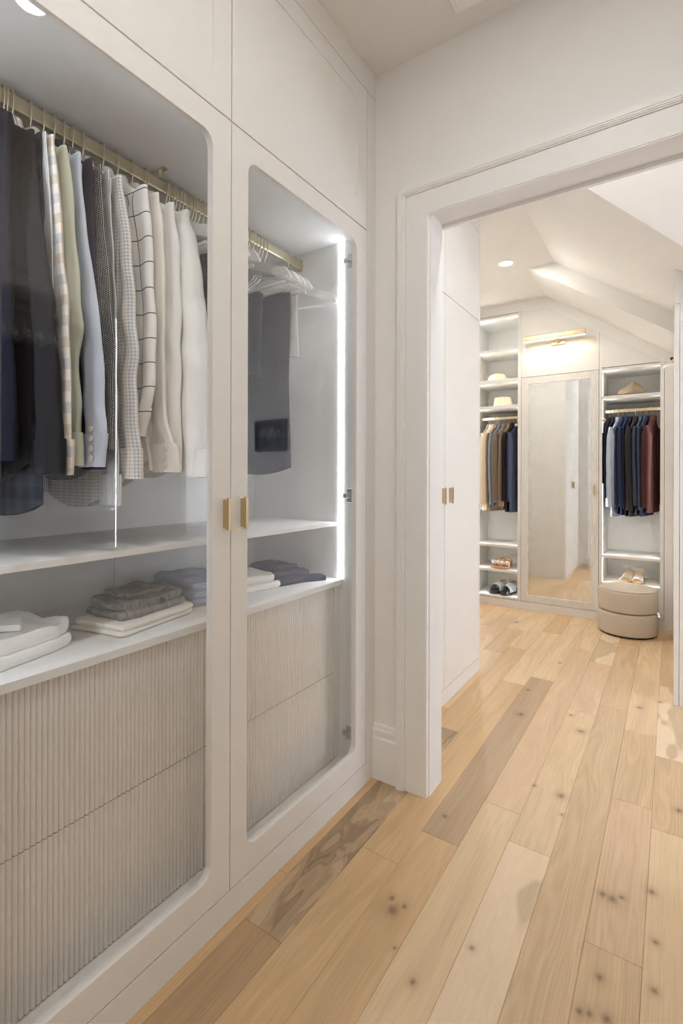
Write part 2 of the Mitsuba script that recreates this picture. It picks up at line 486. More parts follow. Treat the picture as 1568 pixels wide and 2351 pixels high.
fr = sg.Polygon([(-1.6, 2.655), (-1.6, H + 0.01), (-0.915, H + 0.01), (0.05, alcove_slope(0.05) + 0.01), (0.05, 2.0), (-0.05, 2.0), (-0.05, 2.069), (-0.919, 2.655)])
struct('wall_far', to_xz(ext(fr, 0.012), 4.577), WALL)
struct('wall_rear', box(-1.7, 0.6, 4.985, 5.05, 0, H), WALL)
# dormer: cheek wall, end wall with a window, both out of view
struct('wall_dormer', box(0.40, 2.2, 3.088, 3.16, 0, 2.02), WALL)
ew = sg.box(1.75, 0, 3.16, H + 0.03).difference(sg.box(2.0, 0.75, 2.90, 1.80))
struct('wall_window', to_yz(ext(ew, 0.08), 2.12), WALL)
wf = sg.box(1.94, 0.69, 2.96, 1.86).difference(sg.box(2.03, 0.78, 2.87, 1.77))
struct('unseen_window_1', cat(to_yz(ext_bevel(wf, 0.03), 2.09), box(2.10, 2.125, 2.44, 2.46, 0.78, 1.77), box(2.10, 2.125, 2.03, 2.87, 1.26, 1.28)), TRIM)
put('unseen_window_1', 'glowing_pane', box(2.128, 2.134, 2.02, 2.88, 0.77, 1.78, 0.0005), 'lamp_face', emitter=area(UNSEEN_WINDOW, 4))  # out of view, glows to light the dormer wall and dressing room

# doorway casing, both sides; baseboards
def casing(y, sgn):
    x0, x1, zt, w = -0.868, 0.423, 2.262, 0.114
    def ring(a, b):   # from a to b inwards of the outer edge
        return sg.box(x0 + a, -0.3, x1 - a, zt - a).difference(sg.box(x0 + b, -0.4, x1 - b, zt - b)).intersection(sg.box(-9, 0.0, 9, 9))
    ms = [(ring(0, 0.122), 0.016), (ring(0.036, 0.118), 0.018), (ring(0, 0.034), 0.022), (ring(0.0015, 0.030), 0.0255), (ring(0.003, 0.026), 0.028), (ring(0.004, 0.020), 0.030)]
    out = [to_xz(ext(p, h), y) for p, h in ms]
    m = cat(*out)
    if sgn > 0:
        m.vertices[:, 1] = 2 * y - m.vertices[:, 1]
        m.invert()
    return m
struct('trim_1', casing(1.695, -1), TRIM)
struct('trim_2', casing(1.805, 1), TRIM)

BASEP = [(0, 0), (0.017, 0), (0.017, 0.158), (0.0155, 0.163), (0.012, 0.165), (0.0125, 0.172), (0.0145, 0.186), (0.0145, 0.192), (0.011, 0.195), (0.009, 0.199), (0.0095, 0.205), (0.006, 0.211), (0, 0.212)]
def baseboard(name, x0, x1, y, sgn):
    m = ext(sg.Polygon(BASEP), 1.0)
    v = m.vertices.copy()
    m.vertices = np.stack([x0 + v[:, 2] * (x1 - x0), y + sgn * v[:, 0], v[:, 1]], 1)
    m.fix_normals()
    struct(name, m, TRIM)
baseboard('baseboard_left', CX + 0.0005, -0.868, 1.695, -1)
baseboard('baseboard_right', 0.423, OX - 0.0005, 1.695, -1)
baseboard('baseboard_dressing', -0.977, -0.868, 1.805, 1)
baseboard('baseboard_dormer', 0.452, 2.11, 3.088, -1)


# ------------------------------------------------------------------ hangers and clothes
def hook_points(zt=0.024, r=0.017, zb=-0.083):
    a = np.linspace(np.radians(215), np.radians(-10), 16)
    top = [(r * math.cos(t) , 0, zt - r + 0.001 + r * math.sin(t)) for t in a]
    return top + [(r * 0.98, 0, zt - r - 0.02), (0.010, 0, -0.040), (0.001, 0, -0.058), (0, 0, zb)]


def hanger_mesh(half=0.213):
    xs = np.linspace(0, half, 24)
    t = xs / half
    up = -0.083 - 0.095 * t ** 1.12 - 0.016 * np.exp(-((t - 1) / 0.05) ** 2) + 0.006 * np.exp(-((t - 0.86) / 0.05) ** 2)
    up = np.where(t < 0.13, -0.078 - 0.075 * t - 0.4 * t * t, up - 0.006 * np.clip((0.3 - t) / 0.2, 0, 1))
    lo = -0.128 - 0.087 * t ** 1.3 + 0.012 * t ** 6
    lo = np.where(t < 0.12, -0.122, lo)
    pts = list(zip(xs, up)) + list(zip(xs[::-1], lo[::-1]))
    left = [(-x, z) for x, z in pts]
    poly = sg.Polygon(pts).buffer(0.0005).union(sg.Polygon(left).buffer(0.0005)).buffer(0.004).buffer(-0.004).buffer(-0.0025).buffer(0.0025).simplify(0.0004)
    m = cat(ext(poly, 0.006), ext(poly.buffer(-0.0015), 0.0084).apply_translation([0, 0, -0.0012]))
    v = m.vertices
    m.vertices = np.stack([v[:, 0], 0.003 - v[:, 2], v[:, 1]], 1)
    return m


HOOK = mikit.ply(sweep(hook_points(), 0.0021, 8), RAILM, True)
HBODY = mikit.ply(hanger_mesh(), HWHITE, 30)
HNARROW = mikit.ply(hanger_mesh().apply_scale([0.78, 1, 1]), HWHITE, 30)
HBAR = mikit.ply(sweep([(-0.185, 0, -0.208), (0, 0, -0.210), (0.185, 0, -0.208)], 0.0048, 8), HWHITE, True)


def place(x, y, z, rot=0.0):
    return T().translate([float(x), float(y), float(z)]).rotate([0, 0, 1], float(rot))


def hanger(x, y, z, rot, label, group, bar=True):
    k = thing('clothes_hanger', label, 'hanger', group)
    tw = place(x, y, z, rot)
    put_dict(k, 'hook', {**HOOK, 'to_world': tw})
    put_dict(k, 'shoulder_bar', {**(HBODY if bar else HNARROW), 'to_world': tw})
    if bar:
        put_dict(k, 'trouser_bar', {**HBAR, 'to_world': tw})
    return k


def smooth_curve(pts, zs):
    pts = sorted(pts, key=lambda q: -q[0])
    z, x = np.array([q[0] for q in pts]), np.array([q[1] for q in pts])
    xs = np.interp(-zs, -z, x)
    k = np.array([1, 2, 3, 2, 1]) / 9
    return np.convolve(np.pad(xs, 2, mode='edge'), k, 'valid')


def garment_meshes(edge, half=0.013, body_w=0.165, hem=-0.93, cuff_z=-0.86, sleeve_w=0.05, seed=0, jacket=False, back_edge=None, tail=0.05, shoulder=0.185, fold=1.0):
    rs = np.random.RandomState(seed)
    out = {}
    # body: yoke, then a sheet with vertical folds
    K = 46
    s = np.linspace(0, 1, K) ** 1.2
    zt = -0.076
    z = zt + s * (hem - zt)
    w = np.where(z > -0.18, 0.034 + (shoulder - 0.034) * np.clip((zt - z) / 0.094, 0, 1) ** 0.86, shoulder)
    w = w - (shoulder - body_w) * np.clip((-0.20 - z) / 0.14, 0, 1)
    w = w * (1 + 0.05 * np.clip((z + 0.5) / (hem + 0.5), 0, 1))
    t = np.maximum(half * (0.45 + 0.35 * np.clip((zt - z) / 0.3, 0, 1)), 0.0055) + 0.004 * np.clip((z + 0.16) / 0.05, 0, 1)
    ph, k1, k2 = rs.rand(6) * 6.28, 30 + 16 * rs.rand(), 70 + 30 * rs.rand()

    def bd(X, Y, Z, a):
        g = np.clip((zt - Z) / 0.6, 0, 1)
        wv = np.sin(X * k1 + ph[0] + 2.0 * Z) * 0.4 + np.sin(X * k2 + ph[1] - 3 * Z) * 0.25
        Y = Y + fold * half * 0.5 * g * wv
        lo = np.clip((zt - Z) / (zt - hem), 0, 1)
        Z = Z + tail * lo ** 3 * np.clip(np.abs(X) / body_w, 0, 1.2) ** 2
        return X, Y, Z
    out['body'] = drape(np.zeros(K), np.zeros(K), z, w, t, 44, 0.8, bd)
    # collar: a standing band folded over
    cz = np.array([-0.058, -0.054, -0.060, -0.080, -0.094, -0.102])
    rr = np.array([0.040, 0.043, 0.047, 0.056, 0.063, 0.060])
    out['collar'] = drape(np.zeros(6), np.zeros(6), cz, rr, half * 0.6 + np.array([0.004, 0.006, 0.008, 0.009, 0.008, 0.006]), 28, 0.9, None, False)
    for side in (1, -1):
        ed = edge if side > 0 else (back_edge or [(zz, min(xx, 0.187)) for zz, xx in edge])
        K2 = 56
        z0 = -0.150
        zc = cuff_z if side > 0 else cuff_z + 0.02
        z = z0 + np.linspace(0, 1, K2) ** 1.1 * (zc - z0)
        xe = smooth_curve(ed, z)
        q = np.clip((z0 - z) / (z0 - zc), 0, 1)
        rx = sleeve_w * (1 - 0.22 * q) * (0.30 + 0.70 * np.clip((z0 - z) / 0.11, 0, 1) ** 0.55)
        ry = half * (0.40 + (0.75 if jacket else 0.35) * np.clip((z0 - z) / 0.07, 0, 1))
        p2, kk = rs.rand(8) * 6.28, 55 + 35 * rs.rand()
        jit = 0.25 * half * np.sin(q * 4 + p2[3]) * fold
        elb = 0.45 + 0.2 * rs.rand()
        skew = rs.choice([-1, 1]) * (18 + 22 * rs.rand())

        def sd(X, Y, Z, a):
            Q = np.clip((z0 - Z) / (z0 - zc), 0, 1)
            xl = (X - (side * (xe - rx))[:, None]) / np.maximum(rx[:, None], 1e-4)
            g = np.clip((z0 - Z) / 0.16, 0, 1)
            pleat = np.sin(xl * 2.6 + p2[0] + 2.2 * Q) * 0.42 + np.sin(xl * 6.0 + p2[1] + 3 * Q) * 0.20
            crease = np.exp(-((Q - elb) / 0.16) ** 2) * np.sin(Z * kk * 0.55 + X * skew * 1.6 + p2[2]) * 0.13
            gather = np.clip((Q - 0.82) / 0.1, 0, 1) * np.sin(xl * 8 + p2[4]) * 0.22 * (0 if jacket else 1)
            Y = Y + fold * half * g * (pleat + crease + gather)
            X = X + fold * 0.0016 * g * np.sin(Z * kk * 0.6 + p2[5])
            return X, Y, Z
        out['sleeve' if side > 0 else 'sleeve_b'] = drape(side * (xe - rx), jit, z, rx, ry, 36, 0.85, sd)
        bot = (float(xe[-1] - rx[-1]), float(jit[-1]), zc, float(ry[-1]), float(rx[-1]))
        if side > 0:
            out['cuff_at'] = bot
            if not jacket:
                zc2 = np.linspace(zc + 0.068, zc - 0.004, 6)
                x2 = smooth_curve(ed, zc2)
                out['cuff'] = drape(x2 - rx[-1] + 0.001, np.full(6, jit[-1]), zc2, np.full(6, rx[-1] + 0.003), np.full(6, half * 0.85 + 0.0015), 24, 0.8, None, False)
                out['cuff_at'] = (float(x2[3] - rx[-1]), float(jit[-1]), zc, half * 0.85 + 0.0015, float(rx[-1]))
    return out


DISC = lathe([(0.0001, 0.0), (0.0052, 0.0), (0.0056, 0.0008), (0.0056, 0.0018), (0.0046, 0.0024), (0.0036, 0.0018), (0.0001, 0.0018)], 16)
DISC.apply_transform(trimesh.transformations.rotation_matrix(math.pi / 2, [1, 0, 0]))     # faces -y
BTN = {m: mikit.ply(DISC, m, True) for m in (PEARL, HORN, STEEL)}


def garment(name, catg, fabric, label, x, y, z, rot, group=None, buttons=0, button_mat=PEARL, collar_m=None, **kw):
    k = thing(name, label, catg, group)
    tw = place(x, y, z, rot)
    g = garment_meshes(**kw)
    put_cloth(k, 'body', g['body'], fabric, tw)
    put_cloth(k, 'collar', g['collar'], collar_m or fabric, tw)
    put_cloth(k, 'sleeve', g['sleeve'], fabric, tw)
    put_cloth(k, 'sleeve', g['sleeve_b'], fabric, tw)
    if 'cuff' in g:
        put_cloth(k, 'cuff', g['cuff'], fabric, tw)
    bx, by, bz, ry, rx = g['cuff_at']
    for i in range(buttons):
        dz = (0.014 + 0.021 * i) if not kw.get('jacket') else (0.03 + 0.014 * i)
        bt = tw @ T().translate([bx + rx * 0.45, by - ry * 0.93 - 0.002, bz + dz])
        put_dict(k, 'button', {**BTN[button_mat], 'to_world': bt @ T().scale(1.25)})
    return k


def trousers_mesh(x0, x1, zt, zb, half, seed, waves=3):
    rs = np.random.RandomState(seed)
    K = 30
    z = zt + np.linspace(0, 1, K) * (zb - zt)
    ph = rs.rand(3) * 6.28
    t = half * (0.75 + 0.25 * np.linspace(0, 1, K))
    t[0] *= 0.6

    def d(X, Y, Z, a):
        g = np.clip((zt - Z) / 0.2, 0, 1)
        Y = Y + half * 0.35 * g * np.sin((X - x0) / (x1 - x0) * waves * 6.28 + ph[0] + 2 * Z)
        X = X + 0.006 * g * np.sin(Z * 9 + ph[1])
        Z = Z + 0.018 * np.clip((zt - Z) / (zt - zb), 0, 1) ** 4 * np.sin((X - x0) / (x1 - x0) * 4 + ph[2])
        return X, Y, Z
    return drape(np.full(K, (x0 + x1) / 2), np.zeros(K), z, np.full(K, (x1 - x0) / 2), t, 40, 0.7, d)


# ------------------------------------------------------------------ the two passage wardrobes
def pull_mesh():
    """cabinet pull in the (a, b, h) frame: a across, b up, h out of the door"""
    stem = ext(rrect(-0.0035, 0.0035, -0.0385, 0.0385, 0.002), 0.017)
    lip = ext_bevel(rrect(-0.0068, 0.0068, -0.0435, 0.0435, 0.0066), 0.0075, 0.0022)
    lip.apply_translation([0, 0, 0.0145])
    return cat(stem, lip)


PULL = pull_mesh()
FLUTE_P = 0.0112


def fluted_front(y0, y1, z0, z1, xf=-1.085, depth=0.0046, back=0.018):
    n = max(2, int(round((y1 - y0) / FLUTE_P)))
    p = (y1 - y0) / n
    pts = []
    for i in range(n):
        for t in np.linspace(0, 1, 7)[:-1]:
            pts.append((xf - depth + depth * math.sin(math.pi * (0.04 + 0.92 * t)) ** 0.75, y0 + (i + t) * p))
        pts.append((xf - depth - 0.001, y0 + (i + 0.97) * p))
    pts.append((xf - depth, y1))
    poly = sg.Polygon(pts + [(xf - back, y1), (xf - back, y0)])
    m = ext(poly, z1 - z0)
    m.apply_translation([0, 0, z0])
    return m


def rail_mesh(y0, y1, x, z):
    p = rrect(-0.0075, 0.0075, -0.02, 0.02, 0.0074)
    m = ext(p, 1.0)
    v = m.vertices
    m.vertices = np.stack([x + v[:, 0], y0 + v[:, 2] * (y1 - y0), z + v[:, 1]], 1)
    m.fix_normals()
    return m


def wardrobe(label, mirrored):
    def W(m):
        m = m.copy()
        if mirrored:
            v = np.array(m.vertices)
            v[:, 0] = MIR - v[:, 0]
            m = trimesh.Trimesh(v, np.array(m.faces)[:, ::-1], process=False)
        return m
    k = thing('wardrobe', label, 'wardrobe')
    A = lambda part, m, b, s=False, **kw: put(k, part, W(m), b, s, **kw)
    # carcass
    A('back_panel', box(-1.562, -1.546, 0.232, 0.9495, 0.068, 2.12), INNER)
    A('back_panel', box(-1.562, -1.546, 0.9505, 1.63, 0.068, 2.12), INNER)
    A('side_panel', box(-1.546, -0.9965, 0.232, 0.25, 0.0, 2.66), INNER)
    A('side_panel', box(-1.546, -0.9965, 1.612, 1.63, 0.0, 2.66), INNER)
    A('top_panel', box(-1.546, -0.9965, 0.25, 1.612, 2.10, 2.135), INNER)
    A('bottom_panel', box(-1.546, -0.9965, 0.25, 1.612, 0.066, 0.084), INNER)
    A('worktop', box(-1.546, -1.069, 0.2505, 1.6115, 0.758, 0.778), INNER)
    A('shelf', box(-1.546, -1.099, 0.2505, 1.6105, 0.985, 1.0005), INNER)
    # face
    A('plinth', box(-1.2, CX, 0.17, 1.695, 0.0, 0.0762), CAB)
    A('filler_strip', box(-1.02, CX, 1.6312, 1.695, 0.0775, 2.6565), CAB)
    A('filler_strip', box(-1.02, CX, 0.17, 0.2292, 0.0775, 2.6565), CAB)
    A('crown', box(-1.2, CX, 0.17, 1.695, 2.6590, H), CAB)
    DY = ((0.2318, 0.9279), (0.9303, 1.6286))
    GY = ((0.293, 0.865), (0.992, 1.5565))
    for (y0, y1), (g0, g1), hy in zip(DY, GY, (0.905, 0.968)):
        fr = sg.box(y0, 0.0789, y1, 2.1210).difference(rrect(g0, g1, 0.153, 2.054, 0.034, 10))
        d = A('door', to_yz(ext_bevel(fr, 0.0205), CX - 0.0205), CAB)
        put(d, 'glass_pane', W(to_yz(trimesh.Trimesh(*grid_mesh(np.array([[[g0 - 0.008, 0.145, 0], [g0 - 0.008, 2.062, 0]], [[g1 + 0.008, 0.145, 0], [g1 + 0.008, 2.062, 0]]]))), CX - 0.007)), 'glass')
        pm = to_yz(PULL, CX)
        pm.apply_translation([0, hy, 1.081])
        put(d, 'handle', W(pm), BRASS, 30, label='brass bar pull')
        # upper solid door with a shallow recessed field
        up = ext_bevel(sg.box(y0, 2.1245, y1, 2.6565).difference(rrect(g0, g1, 2.206, 2.590, 0.030, 10)), 0.0205)
        fld = ext(rrect(g0 - 0.004, g1 + 0.004, 2.20, 2.596, 0.030, 10), 0.0165)
        A('upper_door', cat(to_yz(up, CX - 0.0205), to_yz(fld, CX - 0.0205)), CAB)
    # drawers
    for y0, y1 in ((0.2515, 0.9360), (0.9392, 1.5735)):
        for z0, z1 in ((0.0885, 0.4205), (0.4235, 0.7565)):
            A('drawer', fluted_front(y0, y1, z0, z1), FLUTE, 35)
    A('drawer_filler', box(-1.103, -1.0865, 1.5755, 1.6115, 0.0855, 0.7575), INNER)
    # rail with its bracket and end socket
    A('hanging_rail', rail_mesh(0.2515, 1.6105, -1.285, 2.053), RAILM, 40)
    for y in (0.2505, 1.6115):
        so = ext(rrect(-0.0125, 0.0125, -0.0255, 0.0255, 0.0122), 0.008)
        v = so.vertices
        so.vertices = np.stack([-1.285 + v[:, 0], (y if y < 1 else y - 0.008) + v[:, 2], 2.053 + v[:, 1]], 1)
        so.fix_normals()
        A('rail_socket', so, RAILM)
    A('rail_bracket', cat(box(-1.315, -1.255, 0.925, 0.941, 2.0965, 2.0995, 0.0005), box(-1.287, -1.283, 0.928, 0.938, 2.073, 2.097, 0.0005), box(-1.295, -1.275, 0.928, 0.938, 2.0735, 2.0755, 0.0003)), RAILM)
    for y0, y1 in ((1.6085, 1.6118), (0.2502, 0.2535)):
        A('led_strip', box(-1.0925, -1.0705, y0, y1, 0.7795, 2.0985, 0.0004), 'lamp_face', emitter=area(LED, 2))
    for z in (2.015, 1.105, 0.187):
        A('hinge', cat(box(-1.063, -1.006, 1.598, 1.6085, z - 0.006, z + 0.006), box(-1.060, -1.008, 1.596, 1.5975, z - 0.0085, z + 0.0085, 0.0004), box(-1.050, -1.027, 1.6075, 1.6118, z - 0.026, z + 0.026),
                       box(-1.045, -1.032, 1.5935, 1.596, z - 0.005, z + 0.005)), STEEL)
    return k


wardrobe('tall built-in greige wardrobe with two glass doors, full of shirts, left of the passage', False)
wardrobe('matching glass-door wardrobe across the passage, seen only as a reflection in the glass', True)

# shirts, front to back along the rail; edge = (height below the rail, reach towards the room) of the front sleeve
RX, RZ = -1.285, 2.053
SHIRTS = [
    ('shirt', 'shirt', 'fab_navy', 'dark navy shirt, leftmost on the wardrobe rail', 0.4515, dict(edge=[(-0.17, 0.188), (-0.3, 0.196), (-0.55, 0.20), (-0.84, 0.20)], half=0.014, hem=-0.88, cuff_z=-0.84, seed=1), 0),
    ('shirt', 'shirt', 'fab_navyplaid', 'dark navy plaid shirt whose checked tail hangs below the charcoal sleeve', 0.510, dict(edge=[(-0.17, 0.18), (-0.3, 0.19), (-0.55, 0.2), (-0.8, 0.2)], half=0.009, hem=-0.965, cuff_z=-0.8, seed=51, body_w=0.185, tail=0.03), 0),
    ('shirt', 'shirt', 'fab_charcoal', 'charcoal overshirt with the widest dark sleeve, between the dark navy and the striped shirt', 0.500, dict(edge=[(-0.173, 0.175), (-0.186, 0.182), (-0.298, 0.208), (-0.37, 0.226), (-0.442, 0.247), (-0.537, 0.270), (-0.687, 0.284), (-0.867, 0.287)], half=0.017, sleeve_w=0.075, hem=-0.90, cuff_z=-0.868, seed=2), 0),
    ('shirt', 'shirt', 'fab_pin', 'white and grey striped shirt showing only a sliver behind the charcoal one', 0.517, dict(edge=[(-0.17, 0.19), (-0.3, 0.215), (-0.5, 0.235), (-0.84, 0.24)], half=0.007, hem=-0.90, cuff_z=-0.84, seed=3), 0),
    ('shirt', 'shirt', 'fab_check', 'beige, grey and white large-check shirt next to the sage green one', 0.528, dict(edge=[(-0.178, 0.194), (-0.229, 0.212), (-0.304, 0.228), (-0.438, 0.251), (-0.5, 0.264), (-0.559, 0.275), (-0.631, 0.281), (-0.785, 0.283), (-0.867, 0.276)], half=0.012, sleeve_w=0.052, hem=-0.86, cuff_z=-0.868, seed=4), 0),
    ('shirt', 'shirt', 'fab_sage', 'pale sage green linen shirt', 0.567, dict(edge=[(-0.153, 0.18), (-0.197, 0.196), (-0.254, 0.21), (-0.328, 0.216), (-0.413, 0.224), (-0.511, 0.238), (-0.561, 0.244), (-0.593, 0.221), (-0.636, 0.218), (-0.712, 0.23), (-0.767, 0.222), (-0.798, 0.23), (-0.848, 0.232)], half=0.016, sleeve_w=0.055, hem=-0.88, cuff_z=-0.848, seed=5), 0),
    ('shirt', 'shirt', 'fab_blue', 'light blue shirt with a row of white cuff buttons', 0.596, dict(edge=[(-0.168, 0.185), (-0.202, 0.189), (-0.271, 0.205), (-0.339, 0.221), (-0.428, 0.238), (-0.485, 0.252), (-0.55, 0.264), (-0.621, 0.271), (-0.732, 0.27), (-0.754, 0.28), (-0.778, 0.281), (-0.843, 0.266)], half=0.013, sleeve_w=0.056, hem=-0.86, cuff_z=-0.85, seed=6), 4),
    ('shirt', 'shirt', 'fab_purple', 'dark aubergine shirt behind the light blue one', 0.621, dict(edge=[(-0.165, 0.186), (-0.257, 0.198), (-0.434, 0.21), (-0.491, 0.216), (-0.86, 0.23)], half=0.012, hem=-0.865, cuff_z=-0.855, seed=7), 1),
    ('shirt', 'shirt', 'fab_dots', 'black shirt covered in small white dots', 0.645, dict(edge=[(-0.173, 0.18), (-0.267, 0.194), (-0.394, 0.214), (-0.464, 0.223), (-0.564, 0.233), (-0.662, 0.227), (-0.80, 0.22)], half=0.012, hem=-0.885, cuff_z=-0.81, seed=8), 0),
    ('shirt', 'shirt', 'fab_pin', 'light grey pinstripe shirt whose sleeve hangs lower than the rest, next to the dotted one', 0.666, dict(edge=[(-0.19, 0.178), (-0.3, 0.19), (-0.5, 0.208), (-0.70, 0.215), (-0.86, 0.225), (-0.94, 0.222)], half=0.009, hem=-0.87, cuff_z=-0.938, seed=9), 0),
    ('shirt', 'shirt', 'fab_hound', 'grey and cream houndstooth shirt with its round cuff hanging open', 0.693, dict(edge=[(-0.177, 0.184), (-0.2, 0.192), (-0.255, 0.208), (-0.316, 0.22), (-0.443, 0.232), (-0.512, 0.239), (-0.593, 0.253), (-0.639, 0.24), (-0.705, 0.248), (-0.781, 0.257), (-0.813, 0.262), (-0.875, 0.264)], half=0.017, sleeve_w=0.055, hem=-0.955, body_w=0.175, tail=0.06, cuff_z=-0.877, seed=10), 0),
    ('shirt', 'shirt', 'fab_window', 'white shirt with thin black windowpane checks', 0.748, dict(edge=[(-0.185, 0.2), (-0.231, 0.21), (-0.304, 0.216), (-0.377, 0.224), (-0.52, 0.238), (-0.652, 0.241), (-0.707, 0.223), (-0.77, 0.19)], half=0.019, sleeve_w=0.062, hem=-0.915, cuff_z=-0.775, seed=11, fold=0.8), 0),
    ('shirt', 'shirt', 'fab_cream', 'cream shirt with a wide three-button cuff', 0.790, dict(edge=[(-0.181, 0.195), (-0.212, 0.207), (-0.385, 0.216), (-0.643, 0.216), (-0.737, 0.227), (-0.808, 0.257), (-0.847, 0.267)], half=0.016, sleeve_w=0.062, hem=-0.88, cuff_z=-0.86, seed=12), 3),
    ('shirt', 'shirt', 'fab_white', 'plain white shirt, second from the right of the hanging shirts', 0.834, dict(edge=[(-0.187, 0.188), (-0.269, 0.211), (-0.497, 0.22), (-0.66, 0.218), (-0.86, 0.214)], half=0.020, sleeve_w=0.056, hem=-0.885, cuff_z=-0.86, seed=13), 0),
    ('shirt', 'shirt', 'fab_ivory', 'white shirt with the long loose sleeve, rightmost of the hanging shirts', 0.880, dict(edge=[(-0.186, 0.192), (-0.227, 0.22), (-0.308, 0.236), (-0.415, 0.255), (-0.5, 0.27), (-0.609, 0.281), (-0.696, 0.274), (-0.769, 0.281), (-0.841, 0.283), (-0.867, 0.278)], half=0.022, sleeve_w=0.075, hem=-0.88, cuff_z=-0.872, seed=14), 0),
]
for name, catg, fab, lab, y, kw, nb in SHIRTS:
    garment(name, catg, fab, lab, RX, y, RZ, 0, buttons=nb, button_mat=PEARL if fab != 'fab_purple' else HORN, **kw)
    hanger(RX, y, RZ, 0, 'white hanger inside the ' + ' '.join(lab.replace(',', '').split()[:9]), None, bar=False)
for i, y in enumerate((0.948, 0.957, 0.972, 0.983, 0.996, 1.008, 1.022, 1.036, 1.048, 1.060, 1.073, 1.090, 1.108, 1.136)):
    hanger(RX, y, RZ, float(RNG.uniform(-5, 5)) if i % 3 == 0 else 1.5, 'empty white hanger packed with others right of the rail bracket', 'empty hangers behind the left glass door')
for i, (y, rot, lab) in enumerate(((1.300, -2, 'white hanger, foremost of the bunch behind the right glass door'), (1.322, 3, 'white hanger holding the denim trousers'), (1.357, -3, 'white hanger in front of the slate trousers'),
                                   (1.372, 0, 'white hanger holding the slate trousers'), (1.392, 5, 'white hanger holding the white trousers'), (1.514, 17, 'empty white hanger alone near the rail end'))):
    hanger(RX, y, RZ, rot, lab, None)


def trousers(fab, label, x, y, z, rot, x0, x1, zt, zb, half, seed, group=None, band=None):
    k = thing('trousers', label, 'trousers', group)
    put_cloth(k, 'legs', trousers_mesh(x0, x1, zt, zb, half, seed), fab, place(x, y, z, rot))
    if band:
        put_cloth(k, 'waistband', trousers_mesh(x0 - 0.003, x1 + 0.003, zb + 0.05, zb + 0.008, half + 0.001, seed, 3), fab, place(x, y, z, rot))
    return k


trousers('fab_denim', 'faded blue denim trousers folded short over a hanger at the door stile', RX, 1.322, RZ, 3, -0.17, 0.055, -0.205, -0.535, 0.013, 21, band=True)
trousers('fab_slate', 'wide dark slate trousers hanging long behind the right glass door', RX, 1.371, RZ, 0, -0.175, 0.145, -0.205, -0.85, 0.009, 22)
trousers('fab_white', 'narrow white trousers peeking out right of the slate pair', RX, 1.394, RZ, 5, -0.16, 0.150, -0.205, -0.45, 0.007, 23)
trousers('fab_black', 'black trousers on a hanger at the right edge of the left glass door', RX, 1.000, RZ, 0, -0.17, 0.150, -0.205, -0.60, 0.010, 24)
trousers('fab_denim', 'long blue denim trousers behind the white shirts', RX, 1.045, RZ, 0, -0.17, 0.155, -0.205, -0.86, 0.010, 25)
trousers('fab_slate', 'grey trousers on the hangers right of the rail bracket', RX, 1.090, RZ, 0, -0.17, 0.150, -0.205, -0.80, 0.009, 26)

# the wardrobe across: dark trousers on hangers
for i, y in enumerate((0.99, 1.045, 1.10, 1.16, 1.215, 1.275, 1.335, 1.40, 1.455)):
    hanger(MIR - RX, y, RZ, 0, 'pale hanger in the reflected wardrobe across the passage', 'hangers in the reflected wardrobe')
    trousers('fab_indigo', 'dark trousers in the reflected wardrobe across the passage', MIR - RX, y, RZ, 0, -0.165, 0.165, -0.205, -0.83 - 0.02 * math.sin(i * 2.1), 0.017, 30 + i, 'dark trousers in the reflected wardrobe')


